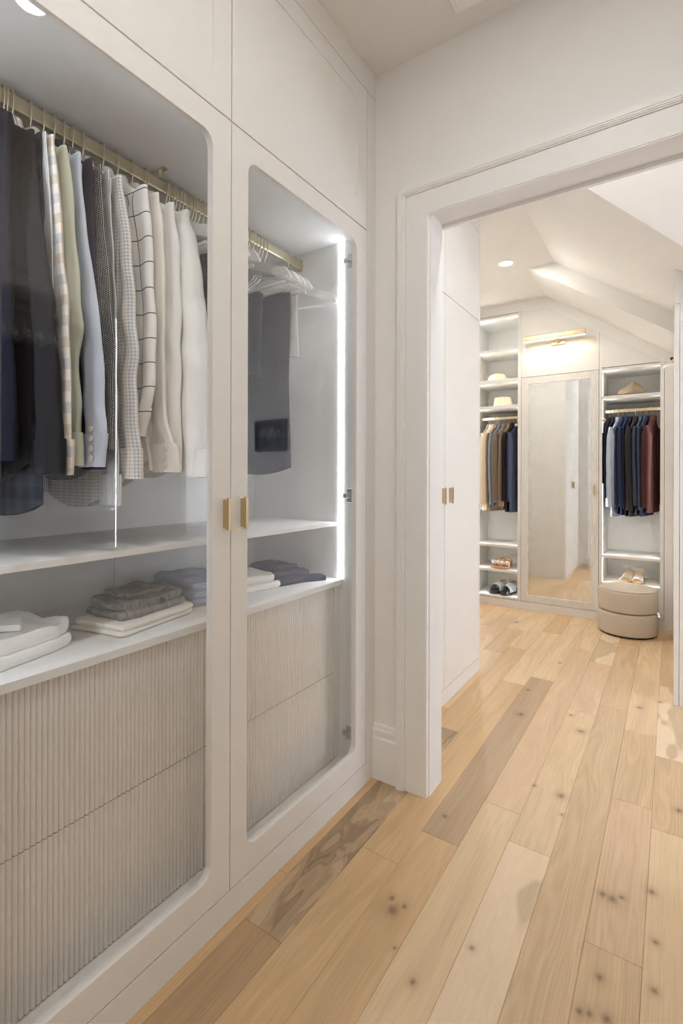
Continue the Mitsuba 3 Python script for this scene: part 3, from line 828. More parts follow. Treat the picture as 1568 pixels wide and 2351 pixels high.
# ------------------------------------------------------------------ folded clothes
def folded(w, d, layers, seed, n=72, bulge=0.3):
    """folded cloth, w along x, d along y: one draped body whose sides show the folds; layers = [(height, shrink, dx, dy)]"""
    rs = np.random.RandomState(seed)
    a = np.linspace(-np.pi, np.pi, n + 1)
    e = 0.26
    ux, uy = np.sign(np.cos(a)) * np.abs(np.cos(a)) ** e, np.sign(np.sin(a)) * np.abs(np.sin(a)) ** e
    wob = 1 + 0.035 * np.sin(2 * a + rs.rand() * 6) + 0.03 * np.sin(3 * a + rs.rand() * 6) + 0.02 * np.sin(5 * a + rs.rand() * 6)
    H0 = sum(l[0] for l in layers)
    rows, zb = [], 0.0
    for li, (h, s, dx, dy) in enumerate(layers):
        last = li == len(layers) - 1
        prof = [(0.965, 0.0), (1.0, 0.30), (1.006, 0.55), (0.99, 0.86)] + ([] if last else [(0.955, 0.99)])
        for r, hh in prof:
            k = 1 + 0.012 * np.sin(3 * a + li * 2.1 + seed) + 0.01 * np.sin(7 * a + li * 4 + seed)
            rows.append((dx + ux * r * wob * k * w / 2 * s, dy + uy * r * wob * k * d / 2 * s, np.full(n + 1, zb + hh * h), 1.0 if last and hh > 0.5 else (zb + hh * h) / H0))
        zb += h
    s, dx, dy = layers[-1][1:]
    for r in (0.965, 0.92, 0.84, 0.74, 0.62, 0.49, 0.36, 0.22, 0.09, 0.0):
        rows.append((dx + ux * r * wob * w / 2 * s, dy + uy * r * wob * d / 2 * s, np.full(n + 1, zb - (0.0 if r < 0.95 else 0.002)), 1.0))
    P = np.array([[x, y, z] for x, y, z, _ in rows]).transpose(0, 2, 1)
    amt = np.array([q for *_, q in rows])[:, None]
    q = np.stack([P[..., 0] * 13, P[..., 1] * 9, np.full(P.shape[:2], seed * 3.7)], -1)
    low = meshkit.fbm(q * 0.8, 2, seed) - 0.5
    ridge = 1 - 2 * np.abs(meshkit.noise(q * 2.0 + 2.2 * low[..., None], seed + 3) - 0.5) * 2
    fine = 1 - 2 * np.abs(meshkit.noise(q * 4.6 + 3.0 * low[..., None], seed + 8) - 0.5) * 2
    P[..., 2] += amt * H0 * bulge * (0.9 * low + 0.22 * ridge + 0.10 * fine)
    P[..., 2] = np.maximum(P[..., 2], 0.0004)
    P[:, -1] = P[:, 0]
    v, f = grid_mesh(P)
    return v, f[:, ::-1], np.stack([v[:, 0] + v[:, 2], v[:, 1]], 1)


def collar_mesh(w=0.11, t=0.012):
    """pointed shirt collar lying flat: two leaves"""
    leaf = sg.Polygon([(0, 0.02), (0.055, 0.05), (0.075, 0.01), (0.035, -0.045), (0.0, 0.0)]).buffer(0.004)
    m = ext_bevel(leaf, t, 0.004)
    m2 = m.copy()
    m2.vertices[:, 0] *= -1
    m2.invert()
    return cat(m, m2)


WT = 0.7785
k = thing('folded_shirt', 'puffy white folded shirt with collar at the left end of the wardrobe worktop', 'folded shirt')
put_cloth(k, 'body', folded(0.19, 0.21, [(0.026, 1.0, 0, 0), (0.034, 0.96, -0.006, 0.0)], 3, bulge=0.55), 'fab_ivory', place(-1.245, 0.505, WT, 12))
cm = collar_mesh(); cm.apply_transform(trimesh.transformations.rotation_matrix(math.radians(100), [0, 0, 1])); cm.apply_translation([-1.235, 0.47, WT + 0.060])
put(k, 'collar', cm, 'fab_ivory', 40)
k = thing('folded_sweater', 'flat cream folded sweater under the grey marled cardigan', 'folded sweater')
put_cloth(k, 'body', folded(0.185, 0.27, [(0.013, 1.0, 0, 0), (0.015, 0.985, 0.003, 0.003)], 4, bulge=0.18), 'fab_cream', place(-1.235, 0.825, WT, 10))
k = thing('folded_cardigan', 'grey marled cardigan with one dark button, crumpled on the cream sweater', 'folded cardigan')
put_cloth(k, 'body', folded(0.165, 0.225, [(0.018, 1.0, 0, 0), (0.020, 0.93, -0.006, 0.004), (0.012, 0.62, -0.02, 0.012)], 5, bulge=0.62), 'fab_marl', place(-1.252, 0.838, WT + 0.028, 9))
put_dict(k, 'button', {**BTN[HORN], 'to_world': T().translate([-1.172, 0.862, WT + 0.058]).rotate([0, 0, 1], 78).rotate([1, 0, 0], -30).scale(1.3)}, 'dark button')
k = thing('folded_shirt', 'pale blue shirts folded on the worktop beside the door stile', 'folded shirt')
put_cloth(k, 'body', folded(0.25, 0.20, [(0.022, 1.0, 0, 0), (0.022, 0.97, 0.004, -0.004), (0.022, 0.92, -0.006, 0.004)], 6, bulge=0.4), 'fab_blueshirt', place(-1.325, 1.105, WT, -6))
k = thing('folded_shirt', 'off-white folded shirts half hidden by the right door stile', 'folded shirt')
put_cloth(k, 'body', folded(0.20, 0.24, [(0.024, 1.0, 0, 0), (0.028, 0.93, -0.008, -0.006)], 8, bulge=0.4), 'fab_cream', place(-1.29, 1.265, WT, -8))
k = thing('folded_sweater', 'slate blue sweater folded loosely at the right end of the worktop', 'folded sweater')
put_cloth(k, 'body', folded(0.20, 0.185, [(0.020, 1.0, 0, 0), (0.022, 0.95, -0.004, 0.0), (0.014, 0.70, -0.01, -0.01)], 9, bulge=0.62), 'fab_navyknit', place(-1.265, 1.450, WT, -14))
put_cloth(k, 'sleeve', folded(0.055, 0.13, [(0.017, 1.0, 0, 0)], 10, bulge=0.4), 'fab_navyknit', place(-1.165, 1.515, WT, -30))
k = thing('folded_sweater', 'fluffy grey knit folded in the reflected wardrobe', 'folded sweater')
put_cloth(k, 'body', folded(0.22, 0.30, [(0.025, 1.0, 0, 0), (0.03, 0.95, 0, 0)], 12, bulge=0.9), 'fab_fluff', place(MIR + 1.215, 1.33, WT, 4))

# ------------------------------------------------------------------ tall cupboard past the doorway
k = thing('tall_cupboard', 'plain greige tall cupboard with two brass pulls just past the doorway', 'cupboard')
TX = -0.978
put(k, 'body', box(-1.565, TX - 0.022, 1.807, 2.981, 0.066, 2.66), CAB)
put(k, 'end_panel', box(-1.565, TX, 2.965, 2.984, 0.0, H), CAB)
put(k, 'filler_strip', box(-1.1, TX, 1.807, 1.880, 0.0785, 2.6575), CAB)
put(k, 'plinth', box(-1.2, TX, 1.807, 2.9635, 0.0, 0.0765), CAB)
put(k, 'crown', box(-1.2, TX, 1.807, 2.9635, 2.66, H), CAB)
for y0, y1, hy in ((1.8825, 2.4225, 2.389), (2.4250, 2.9625, 2.490)):
    d = put(k, 'door', to_yz(ext_bevel(sg.box(y0, 0.079, y1, 2.125), 0.0205), TX - 0.0205), CAB)
    pm = to_yz(PULL, TX)
    pm.apply_translation([0, hy, 1.081])
    put(d, 'handle', pm, BRASS, 30, label='brass bar pull')
    put(k, 'upper_door', to_yz(ext_bevel(sg.box(y0, 2.128, y1, 2.6575), 0.0205), TX - 0.0205), CAB)

# ------------------------------------------------------------------ far built-ins (front at y = 4.56)
FY, FB = 4.56, 4.975


def open_unit(label, x0, x1, ztop, shelves, stile_l, stile_r):
    k = thing('open_wardrobe', label, 'open wardrobe')
    put(k, 'back_panel', box(x0 - 0.02, x1 + 0.02, FB, FB + 0.008, 0.07, ztop + 0.02), INNER)
    put(k, 'side_panel', box(x0 - 0.018, x0, FY, FB, 0.072, ztop + 0.02), INNER)
    put(k, 'side_panel', box(x1, x1 + 0.018, FY, FB, 0.072, ztop + 0.02), INNER)
    put(k, 'top_panel', box(x0 + 0.0003, x1 - 0.0003, FY + 0.001, FB, ztop, ztop + 0.02), INNER)
    put(k, 'bottom_panel', box(x0 + 0.0003, x1 - 0.0003, FY, FB, 0.0735, 0.091), INNER)
    for zs, t in shelves:
        put(k, 'shelf', box(x0 + 0.0003, x1 - 0.0003, FY + 0.003, FB, zs - t, zs), INNER)
    if stile_l:
        put(k, 'stile', box(stile_l[0], stile_l[1], FY - 0.004, FY + 0.018, 0.072, ztop + 0.022), CAB)
    if stile_r:
        put(k, 'stile', box(stile_r[0] - 0.0035, stile_r[1], FY - 0.004, FY + 0.018, 0.072, ztop + 0.022), CAB)
    put(k, 'plinth', box(x0 - 0.02 if stile_l else x0, x1 + 0.025, FY - 0.004, FY + 0.02, 0.0, 0.0695), CAB)
    zr = 1.737
    rl = ext(rrect(-0.0075, 0.0075, -0.017, 0.017, 0.0074), 1.0)
    v = rl.vertices
    rl.vertices = np.stack([x0 + 0.001 + v[:, 2] * (x1 - x0 - 0.002), 4.778 + v[:, 0], zr + v[:, 1]], 1)
    rl.fix_normals()
    put(k, 'hanging_rail', rl, RAILM, 40)
    edges = [0.092] + [e for s in sorted(shelves) for e in (s[0] - s[1] - 0.001, s[0] + 0.001)] + [ztop - 0.001]
    for xa, xb in ((x0 + 0.0002, x0 + 0.0035), (x1 - 0.0008, x1 - 0.0001)):
        put(k, 'led_strip', cat(*[box(xa, xb, FY + 0.012, FY + 0.024, a, b, 0.0004) for a, b in zip(edges[0::2], edges[1::2])]), 'lamp_face', emitter=area(FARLED))
    # brass valet knob under the hat shelf
    kx = x1 - 0.012 if x0 < -1 else x0 + 0.016
    kn = lathe([(0.0001, 0), (0.006, 0.0), (0.006, 0.05), (0.0125, 0.055), (0.0155, 0.064), (0.0125, 0.074), (0.0001, 0.077)], 20)
    kn.apply_transform(trimesh.transformations.rotation_matrix(math.pi / 2, [1, 0, 0]))
    kn.apply_translation([kx, FY + 0.045, 1.642])
    put(k, 'valet_knob', kn, BRASS, 40, label='brass valet knob')
    return k


LX0, LX1, RX0, RX1 = -1.545, -1.148, -0.477, -0.075
open_unit('open lit shelving wardrobe with hats, tweed jackets and sandals, left of the mirror', LX0, LX1, 2.631, [(2.348, 0.021), (2.070, 0.033), (1.832, 0.028), (0.557, 0.020), (0.331, 0.021)], (LX0 - 0.018, LX0), (LX1 + 0.0005, -1.1225))
open_unit('open lit wardrobe with navy suits, right of the mirror behind the pouffe', RX0, RX1, 2.051, [(1.841, 0.024), (0.541, 0.020), (0.317, 0.017)], (-0.5005, RX0 - 0.0005), (RX1 + 0.0005, -0.0515))
# filler on the right, panels above
k = thing('overhead_panel', 'smooth greige panels above the mirror door following the sloping ceiling', 'panel')
P1 = sg.Polygon([(-1.1215, 2.0625), (-0.5015, 2.0625), (-0.5015, 2.373), (-0.919, 2.657), (-1.1215, 2.657)])
P2 = sg.Polygon([(-0.4995, 2.0745), (-0.0545, 2.0745), (-0.4995, 2.3715)])
put(k, 'panel', to_xz(ext_bevel(P1, 0.022), FY + 0.018), CAB)
put(k, 'panel', to_xz(ext_bevel(P2, 0.022), FY + 0.018), CAB)
put(k, 'crown_strip', to_xz(ext(sg.box(-1.565, 2.6545, -1.1235, 2.659), 0.02), FY + 0.017), CAB)
put(k, 'filler_strip', box(-0.0495, 0.0075, FY - 0.004, FY + 0.014, 0.0, 2.10), CAB)

# mirror cupboard: reeded door frame round a mirror
k = thing('mirror_cupboard', 'tall mirror door in a reeded greige frame with a small brass pull', 'mirror')
put(k, 'body', box(-1.120, -0.503, FY + 0.022, FB, 0.0, 2.06), CAB)
put(k, 'plinth', box(-1.1215, -0.5015, FY - 0.004, FY + 0.02, 0.0, 0.0705), CAB)


def reeded(x0, x1, z0, z1, p=0.0088):
    n = max(2, int(round((x1 - x0) / p)))
    p = (x1 - x0) / n
    pts = []
    for i in range(n):
        for t in np.linspace(0, 1, 5)[:-1]:
            pts.append((x0 + (i + t) * p, -0.0035 * math.sin(math.pi * (0.05 + 0.9 * t)) ** 0.8))
    pts += [(x1, 0.0), (x1, 0.018), (x0, 0.018)]
    m = ext(sg.Polygon(pts), z1 - z0)
    m.apply_translation([0, FY, z0])
    m.fix_normals()
    return m
d = put(k, 'door', cat(reeded(-1.1205, -1.0605, 0.0735, 2.0595), reeded(-0.5625, -0.5035, 0.0735, 2.0595), reeded(-1.0605, -0.5625, 0.0735, 0.1345), reeded(-1.0605, -0.5625, 1.999, 2.0595)), CAB, 35)
put(d, 'frame_edge', to_xz(ext(sg.box(-1.0635, 0.131, -0.5595, 2.0025).difference(sg.box(-1.0605, 0.1345, -0.5625, 1.999)), 0.004), FY + 0.002), CAB)
mm = box(-0.25, 0.25, -0.002, 0.002, 0.1325, 2.001, 0.0008)
mm.apply_transform(trimesh.transformations.rotation_matrix(math.radians(0.75), [0, 0, 1]))
mm.apply_translation([-0.8115, FY + 0.010, 0])
put(d, 'mirror_glass', mm, 'mirror_silver', label='mirror')
pm = to_xz(PULL, FY - 0.003)
pm.apply_translation([-0.534, 0, 1.072])
put(d, 'handle', pm, BRASS, 30, label='brass bar pull')

# eave cupboard on the right: its end faces the passage, its doors the dressing room
k = thing('eave_cupboard', 'white cupboard under the sloping ceiling at the right edge, its end towards the doorway', 'cupboard')
zt = lambda x: main_slope(x) - 0.001
put(k, 'stile', box(0.008, 0.0302, 3.084, 3.11, 0.0, 2.074), CAB)
put(k, 'end_panel', to_xz(ext_bevel(sg.box(0.0322, 0.0, 0.399, 1.98), 0.02), 3.106), CAB)
put(k, 'top_panel', to_xz(ext(sg.Polygon([(0.008, 2.0755), (0.0322, 2.0755), (0.0322, 1.9815), (0.40, 1.9815), (0.40, zt(0.40)), (0.008, zt(0.008))]), 0.02), 3.1045), CAB)
put(k, 'body', box(0.012, 0.395, 3.107, 4.553, 0.0, 1.97), CAB)
for y0, y1 in ((3.112, 3.83), (3.833, 4.553)):
    put(k, 'door', box(0.0082, 0.0115, y0, y1, 0.075, 2.06), CAB)
k = thing('wall_sconce', 'cream wall sconce with a round down-facing shade, at the right edge by the suits', 'wall lamp')
sc = ext_bevel(sg.Point(0, 0).buffer(0.058).intersection(sg.box(-1, -1, 0, 1)), 0.016, 0.004)
sc.apply_translation([0.0078, 3.86, 1.893])
put(k, 'shade', sc, PLAS, 40)
put(k, 'arm', box(-0.003, 0.008, 3.850, 3.870, 1.914, 1.945), BRASS)
kb = trimesh.creation.icosphere(2, 0.010); kb.apply_translation([-0.004, 3.86, 1.950])
put(k, 'knob', kb, BLACK, True)

# ------------------------------------------------------------------ picture light
k = thing('picture_light', 'brass picture light with two glowing tubes above the mirror', 'lamp')
put(k, 'backplate', box(-0.868, -0.757, FY - 0.016, FY - 0.0045, 2.312, 2.350), BRASS)
put(k, 'arm', cat(sweep([(-0.812, FY - 0.012, 2.335), (-0.812, FY - 0.05, 2.345), (-0.820, FY - 0.088, 2.372)], 0.006, 10)), BRASS, True)
jo = trimesh.creation.icosphere(2, 0.016); jo.apply_translation([-0.812, FY - 0.024, 2.338])
put(k, 'joint', jo, BRASS, True)
sh = rrect(-0.023, 0.023, 0.0, 0.046, 0.006).difference(sg.box(-0.020, -0.01, 0.020, 0.030))
m = ext(sh, 0.484)
v = m.vertices
m.vertices = np.stack([-1.074 + v[:, 2], FY - 0.105 + v[:, 0], 2.345 + v[:, 1]], 1)
m.fix_normals()
caps = [box(x, x + 0.002, FY - 0.127, FY - 0.083, 2.346, 2.390, 0.0005) for x in (-1.0745, -0.5915)]
put(k, 'shade', cat(m, *caps), BRASS, 30)
for x0 in (-1.065, -0.825):
    tb = trimesh.creation.cylinder(0.0085, 0.228, sections=14)
    tb.apply_transform(trimesh.transformations.rotation_matrix(math.pi / 2, [0, 1, 0]))
    tb.apply_translation([x0 + 0.114, FY - 0.105, 2.359])
    put(k, 'tube', tb, 'lamp_face', emitter=area(PICTURE), label='glowing tube')


# ------------------------------------------------------------------ ceiling fittings
def downlight(label, x, y, power=DOWN, r=0.045):
    k = thing('ceiling_light', label, 'ceiling light')
    ring = lathe([(r + 0.001, -0.0005), (r + 0.002, -0.004), (r + 0.012, -0.0035), (r + 0.016, -0.0005), (r + 0.001, -0.0005)], 40)
    ring.apply_translation([x, y, H])
    put(k, 'trim_ring', ring, PLAS, 30)
    dsk = lathe([(0.0001, -0.0045), (r * 0.6, -0.0042), (r, -0.0025), (r, -0.001), (0.0001, -0.001)], 32)
    dsk.apply_translation([x, y, H])
    dsk.fix_normals()
    put(k, 'lens', dsk, 'lamp_face', emitter=area(power, 5), label='glowing lens')
downlight('round recessed ceiling light glowing in the dressing room left of the sloped ceiling', -1.022, 3.705, DRESSING)
downlight('passage ceiling light, the bright spot mirrored in the left glass door', -0.19, 0.79)
downlight('added passage fill light just behind the viewer, outside the picture', -0.22, -0.10)  # added downlight, brightens the near passage
downlight('rearmost added passage fill light, outside the picture', -0.22, -0.95)  # second added downlight, more fill for the passage
downlight('added dressing room fill light hidden behind the head of the doorway', -0.22, 1.98)  # added out of view to brighten the dressing room
k = thing('access_panel', 'square white access panel in the passage ceiling at the top edge', 'ceiling panel')
put(k, 'frame', cat(box(-0.611, -0.309, 1.304, 1.606, H - 0.013, H - 0.0002, 0.003), box(-0.596, -0.324, 1.319, 1.591, H - 0.016, H - 0.012, 0.002)), mat('panel_white', (0.87, 0.86, 0.84), 0.5, 0.3))
k = thing('light_switch', 'white light switch on the wall, seen in the mirror', 'light switch')
put(k, 'plate', box(-0.965, -0.893, 1.806, 1.812, 1.215, 1.335), PLAS)
put(k, 'rocker', box(-0.945, -0.912, 1.812, 1.815, 1.243, 1.307), PLAS)

# framed picture in the dormer, seen in the glass
k = thing('framed_picture', 'small dark still life in a black frame, reflected in the right glass door', 'picture')
fx0, fx1, fz0, fz1 = 0.630, 0.977, 1.385, 1.644
put(k, 'frame', to_xz(ext_bevel(sg.box(fx0, fz0, fx1, fz1).difference(sg.box(fx0 + 0.022, fz0 + 0.022, fx1 - 0.022, fz1 - 0.022)), 0.022, 0.005), 3.0875), mat('dark_frame', (0.05, 0.042, 0.032), 0.35, 0.5))


def still_life(p, n, uv):
    col = mi.Color3f(0.012, 0.013, 0.018) * (0.7 + 0.6 * noise(p.x * 30, p.z * 30))
    for (x, z, r) in ((0.90, 1.535, 0.030), (0.865, 1.565, 0.024), (0.83, 1.522, 0.034), (0.79, 1.56, 0.032), (0.755, 1.52, 0.030), (0.72, 1.55, 0.022), (0.70, 1.51, 0.018)):
        d = dr.sqrt(dr.square(p.x - x) + dr.square(p.z - z)) / r
        col = mix(col, mi.Color3f(0.20, 0.20, 0.22) * (0.5 + 0.5 * dr.clip(1 - d, 0, 1)), smoothstep(1.05, 0.75, d))
    return col
put(k, 'canvas', box(fx0 + 0.02, fx1 - 0.02, 3.078, 3.086, fz0 + 0.02, fz1 - 0.02), mat('still_life', mikit.proc(still_life), 0.5, 0.3))

# ------------------------------------------------------------------ jackets in the far bays
JE = [(-0.12, 0.19), (-0.17, 0.213), (-0.24, 0.226), (-0.4, 0.232), (-0.6, 0.226), (-0.82, 0.212)]


def jacket(fab, label, x, rot, seed, half, hem=-0.86, cuff=-0.80, reach=0.0, nb=0, bm=HORN, sw=0.062, name='jacket'):
    rv = np.random.RandomState(seed)
    hem, cuff, reach = hem + rv.uniform(-0.025, 0.02), cuff + rv.uniform(-0.02, 0.02), reach + rv.uniform(-0.012, 0.006)
    garment(name, name, fab, label, x, 4.778, 1.737, -102 + rot, buttons=nb, button_mat=bm, edge=[(z, e + reach) for z, e in JE], back_edge=[(z, min(e, 0.172)) for z, e in JE], half=half, hem=hem, cuff_z=cuff, seed=seed, jacket=True, tail=0.0, shoulder=0.170,
            body_w=0.158, sleeve_w=sw, fold=0.5)
    hanger(x, 4.778, 1.737, -102 + rot, 'white hanger inside the ' + ' '.join(label.replace(',', '').split()[:9]), None, bar=False)


for a in (('fab_greyjacket', 'pale grey jacket, leftmost in the left far bay', -1.470, 0, 40, 0.016), ('fab_creamjacket', 'cream jacket in the left far bay', -1.444, 0, 41, 0.027),
          ('fab_tanjacket', 'light tan jacket beside the cream one', -1.418, 0, 42, 0.020), ('fab_capbrown', 'darker tan jacket mostly hidden by its neighbours in the left far bay', -1.388, 0, 43, 0.012),
          ('fab_bluegrey', 'blue-grey jacket between the tan and taupe ones', -1.362, 0, 44, 0.014)):
    jacket(*a)
jacket('fab_taupe', 'taupe checked jacket with four dark cuff buttons', -1.322, 0, 45, 0.027, nb=4, reach=0.01)
jacket('fab_tweed', 'brown tweed jacket with pale cuff buttons', -1.276, 0, 46, 0.018, nb=4, cuff=-0.835, bm=STEEL)
jacket('fab_black', 'black jacket in the left far bay', -1.240, 0, 47, 0.019)
jacket('fab_inksuit', 'ink navy jacket, rightmost in the left far bay', -1.206, 0, 48, 0.017)
jacket('fab_black', 'black clipped garment at the very left of the right far bay', -0.432, 0, 60, 0.012, cuff=-0.6, hem=-0.62)
jacket('fab_inksuit', 'dark jacket just right of the valet knob', -0.412, 0, 61, 0.009, cuff=-0.72, hem=-0.8)
jacket('fab_lightblue', 'light blue-grey jacket catching the strip light in the right far bay', -0.378, 0, 62, 0.024, reach=0.012)
for a in (('fab_navysuit', 'navy jacket beside the light blue one', -0.341, 0, 63, 0.012), ('fab_navysuit', 'broad navy jacket, second of the two navy ones', -0.312, 0, 64, 0.022),
          ('fab_inksuit', 'ink jacket hidden behind the charcoal coat', -0.284, 0, 65, 0.011)):
    jacket(*a)
jacket('fab_charsuit', 'charcoal brown jacket in the middle of the right far bay', -0.251, 0, 66, 0.024, reach=0.014, cuff=-0.81)
for a in (('fab_slateblue', 'slate blue jacket right of the charcoal one', -0.212, 0, 67, 0.017), ('fab_slateblue', 'second slate blue jacket, nearer the burgundy one', -0.181, 0, 68, 0.014), ('fab_inksuit', 'ink jacket beside the burgundy one', -0.168, 0, 69, 0.013)):
    jacket(*a)
jacket('fab_burgundy', 'burgundy jacket with silver cuff buttons, rightmost in the right far bay', -0.133, 0, 70, 0.026, reach=0.02, nb=4, bm=STEEL, cuff=-0.82)


# ------------------------------------------------------------------ hats
def noisy(m, amp, freq, seed):
    n = meshkit.fbm(m.vertices * freq, 3, seed) - 0.5
    m.vertices = m.vertices + np.array(m.vertex_normals) * (n * 2 * amp)[:, None]
    return m


k = thing('straw_hat', 'floppy pale straw hat one shelf above the flat-topped one', 'hat')
h = lathe([(0.0001, 0.088), (0.035, 0.086), (0.065, 0.074), (0.082, 0.048), (0.088, 0.024), (0.090, 0.012)], 40)
put(k, 'crown', noisy(h, 0.008, 14, 2).apply_translation([-1.385, 4.73, 2.071]), 'fab_straw', True)
b = lathe([(0.088, 0.014), (0.10, 0.008), (0.12, 0.005), (0.127, 0.006), (0.127, 0.003), (0.12, 0.002), (0.088, 0.010)], 40)
put(k, 'brim', b.apply_translation([-1.385, 4.73, 2.0705]), 'fab_straw', True)
k = thing('boater_hat', 'cream flat-topped straw hat on the shelf just above the left far jackets', 'hat')
h = lathe([(0.0001, 0.094), (0.07, 0.093), (0.078, 0.088), (0.081, 0.07), (0.085, 0.03), (0.089, 0.006), (0.089, 0.0005), (0.084, 0.0005), (0.078, 0.06)], 48)
put(k, 'crown', h.apply_translation([-1.330, 4.73, 1.832]), 'fab_straw', 40)
b = lathe([(0.0835, 0.012), (0.0895, 0.012), (0.0865, 0.026), (0.082, 0.026)], 48)
put(k, 'band', b.apply_translation([-1.330, 4.73, 1.832]), 'fab_creamjacket', 40)
k = thing('flat_cap', 'brown suede cap with a navy underside on the top shelf of the right far bay', 'hat')
c = trimesh.creation.icosphere(4, 1.0)
v = c.vertices.copy()
v[:, 2] = np.where(v[:, 2] < 0, v[:, 2] * 0.12, v[:, 2]) 
v = v * [0.105, 0.11, 0.088]
v[:, 2] += 0.016 * np.sin(v[:, 0] * 42 + 0.5) * np.clip(v[:, 2] / 0.05, 0, 1) + 0.021
c.vertices = v
put(k, 'crown', noisy(c, 0.010, 16, 5).apply_translation([-0.285, 4.75, 1.842]), 'fab_capbrown', True)
P = np.array([[[-0.10 * math.cos(t) * (1 + 0.35 * s) - 0.01, 0.085 * math.sin(t) * (1 + 0.3 * s), 0.026 - 0.022 * s] for s in np.linspace(0, 1, 5)] for t in np.linspace(-1.0, 1.0, 16)])
br = sheet(*grid_mesh(P), 0.004)
put(k, 'brim', br.apply_translation([-0.285, 4.75, 1.842]), 'fab_capnavy', 40)


# ------------------------------------------------------------------ shoes (toe towards -y in the local frame, heel at y = 0.24)
def sole_poly(w=0.088, L=0.25, square=0.0):
    t = np.linspace(0, 1, 30)
    half = w / 2 * (np.interp(t, [0, 0.04, 0.12, 0.3, 0.55, 0.8, 0.93, 1.0], [0.30 + square, 0.62 + square * 0.9, 0.86 + square * 0.4, 1.0, 0.74, 0.74, 0.62, 0.22]))
    pts = list(zip(half + 0.003, t * L)) + list(zip(-half[::-1] + 0.003, t[::-1] * L))
    return sg.Polygon(pts).buffer(0.004).buffer(-0.002), half


def strap(path_w, y0, y1, h, t=0.003, n=16, lift=0.0, zs=0.0, skew=0.0):
    """arched band over the foot: across x in [-path_w, path_w], from y0 to y1"""
    a = np.linspace(0, np.pi, n)
    P = np.array([[[path_w * math.cos(q), yy + skew * math.cos(q), zs + (h + lift * s) * math.sin(q) ** 0.8] for q in a] for s, yy in zip(np.linspace(0, 1, 6), np.linspace(y0, y1, 6))])
    return sheet(*grid_mesh(P), t)


def shoe(kind, label, x, y, z, rot, flip):
    k = thing('slingback_sandal' if kind == 'slide' else ('heeled_sandal' if kind == 'bow' else 'strappy_sandal'), label, 'sandal')
    M = trimesh.transformations.translation_matrix([x, y, z]) @ trimesh.transformations.rotation_matrix(math.radians(rot), [0, 0, 1])
    def S(part, m, b, s=30):
        m = m.copy()
        if flip:
            m.vertices[:, 0] *= -1
            m.invert()
        m.apply_transform(M)
        put(k, part, m, b, s)
    if kind == 'slide':
        p, _ = sole_poly(0.094, 0.25)
        S('sole', ext_bevel(p, 0.030, 0.006), BLACK)
        fb = ext_bevel(p.buffer(-0.006), 0.004, 0.002); fb.apply_translation([0, 0, 0.0295])
        S('footbed', fb, BLACK)
        S('strap', strap(0.047, 0.055, 0.125, 0.058, zs=0.024, lift=0.012, skew=0.016), PALEBLUE)
        S('strap', strap(0.049, 0.070, 0.140, 0.060, zs=0.024, lift=0.012, skew=-0.018), PALEBLUE)
        a = np.linspace(-0.35, np.pi + 0.35, 22)
        P = np.array([[[0.036 * math.cos(q) + 0.002, 0.185 + 0.055 * math.sin(q), 0.062 + s * 0.022 + 0.02 * math.sin(q)] for q in a] for s in (0, 0.5, 1)])
        S('heel_strap', sheet(*grid_mesh(P), 0.003), PALEBLUE)
        S('lining', sheet(*grid_mesh(P * [0.94, 1, 1] + [0, -0.003, 0]), 0.001), TAN)
        return
    # heeled sandals: a curved insole, a heel, straps
    p, half = sole_poly(0.078 if kind == 'bow' else 0.072, 0.21, 0.45 if kind == 'bow' else 0.15)
    t = np.linspace(0, 1, 30)
    hz = 0.012 + 0.062 * smooth01((t - 0.32) / 0.5)
    P = np.array([[[s * half[i] * 1.0 + 0.003, t[i] * 0.20, hz[i]] for s in np.linspace(-1, 1, 9)] for i in range(30)])
    S('insole', sheet(*grid_mesh(P[:, ::-1]), 0.010), TAN if kind == 'bow' else PALETAN)
    he = ext(sg.Polygon([(0.165, 0.0), (0.198, 0.0), (0.204, 0.066), (0.150, 0.062)]), 0.038 if kind == 'bow' else 0.016)
    v = he.vertices
    he.vertices = np.stack([v[:, 2] - (0.019 if kind == 'bow' else 0.008) + 0.003, v[:, 0], v[:, 1]], 1)
    he.fix_normals()
    S('heel', he, TAN)
    if kind == 'bow':
        S('toe_band', strap(0.039, 0.040, 0.072, 0.032, zs=0.012), BOWSILK)
        for sx in (-1, 1):
            lob = trimesh.creation.icosphere(3, 1.0)
            lob.vertices = lob.vertices * [0.026, 0.012, 0.017] * (1 + 0.25 * np.sin(lob.vertices[:, :1] * 9))
            lob.apply_translation([sx * 0.024, 0.042, 0.054])
            S('bow', lob, BOWSILK, True)
        a = np.linspace(0, 2 * np.pi, 28)[:-1]
        S('ankle_strap', sweep([(0.034 * math.cos(q) + 0.003, 0.168 + 0.048 * math.sin(q), 0.088 + 0.022 * math.cos(q * 1.0)) for q in a], 0.0018, 6, True), BOWSILK)
    else:
        for y0, w, h in ((0.030, 0.036, 0.030), (0.048, 0.037, 0.034), (0.075, 0.036, 0.042), (0.10, 0.034, 0.052)):
            q = np.linspace(0, np.pi, 16)
            S('strap', sweep([(w * math.cos(s), y0 + 0.02 * math.cos(s), 0.016 + h * math.sin(s) ** 0.8) for s in q], 0.0030, 8), SILVER)
        a = np.linspace(0, 2 * np.pi, 28)[:-1]
        S('ankle_strap', sweep([(0.036 * math.cos(q) + 0.003, 0.165 + 0.05 * math.sin(q), 0.102 + 0.012 * math.cos(q)) for q in a], 0.0028, 8, True), SILVER)


def smooth01(x):
    x = np.clip(x, 0, 1)
    return x * x * (3 - 2 * x)


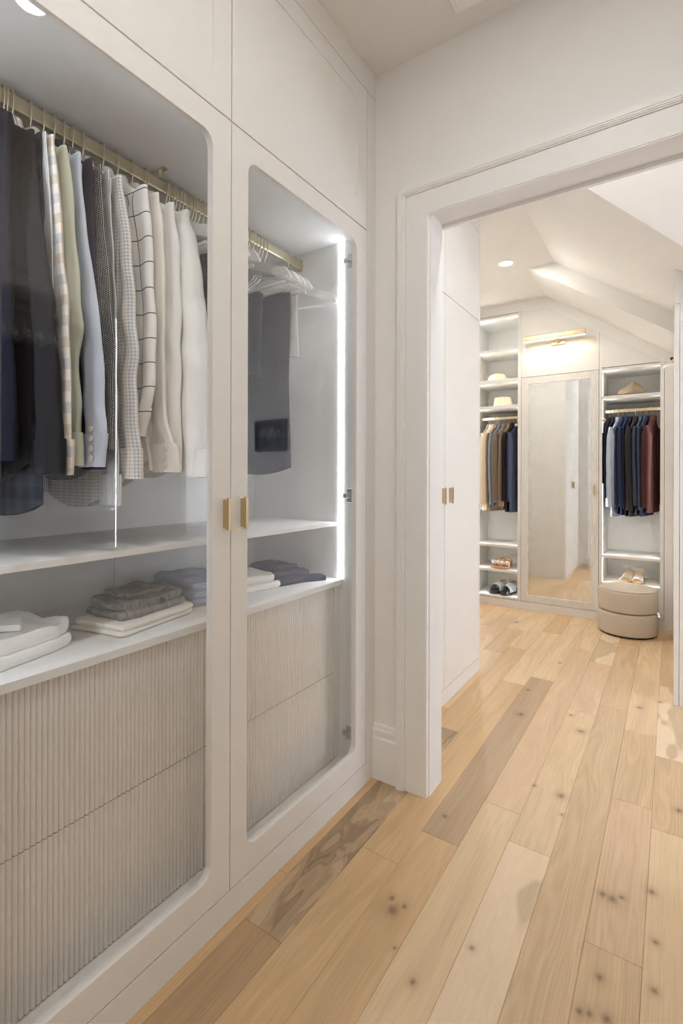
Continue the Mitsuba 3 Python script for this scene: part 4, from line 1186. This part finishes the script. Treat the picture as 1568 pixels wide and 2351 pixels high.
shoe('bow', 'tan heeled sandal with a white bow, left of the pair on the second lowest shelf', -1.375, 4.60, 0.3315, -14, False)
shoe('bow', 'tan heeled sandal with a white bow, right of the pair on the second lowest shelf', -1.285, 4.585, 0.3315, -4, True)
shoe('slide', 'pale blue cross-strap sandal on a black sole, left of the pair on the bottom shelf', -1.392, 4.60, 0.0915, -14, False)
shoe('slide', 'pale blue cross-strap sandal on a black sole, right of the pair on the bottom shelf', -1.285, 4.59, 0.0915, -12, True)
shoe('strappy', 'silver strappy sandal, left of the pair above the pouffe', -0.325, 4.62, 0.3175, -12, False)
shoe('strappy', 'silver strappy sandal, right of the pair above the pouffe', -0.235, 4.61, 0.3175, -6, True)

# ------------------------------------------------------------------ pouffe
k = thing('pouffe', 'round beige linen pouffe in two stacked tiers in front of the suits', 'pouffe')
PC = [-0.283, 4.335]


def tier(z0, z1, r, top):
    h = z1 - z0
    pr = [(0.0001, z0), (r - 0.012, z0), (r - 0.004, z0 + 0.004), (r, z0 + 0.014), (r + 0.0025, z0 + h * 0.5), (r + 0.001, z1 - 0.022), (r - 0.004, z1 - 0.009), (r - 0.012, z1 - 0.003)]
    pr += [(r - 0.018, z1 + 0.001), (r * 0.8, z1 + (0.008 if top else 0)), (r * 0.45, z1 + (0.013 if top else 0)), (0.0001, z1 + (0.015 if top else 0))]
    m = lathe(pr, 72)
    m.apply_translation([PC[0], PC[1], 0])
    return m
put(k, 'lower_tier', tier(0.012, 0.176, 0.199, False), 'fab_linen', True)
put(k, 'upper_tier', tier(0.180, 0.340, 0.199, True), 'fab_linen', True)
ring = [(PC[0] + 0.1905 * math.cos(a), PC[1] + 0.1905 * math.sin(a), 0.3375) for a in np.linspace(0, 2 * np.pi, 73)[:-1]]
put(k, 'piping', sweep(ring, 0.0022, 6, True), 'fab_linen', True)
put(k, 'base', lathe([(0.0001, 0.0), (0.180, 0.0), (0.180, 0.013), (0.0001, 0.013)], 48).apply_translation([PC[0], PC[1], 0.0003]), BLACK)
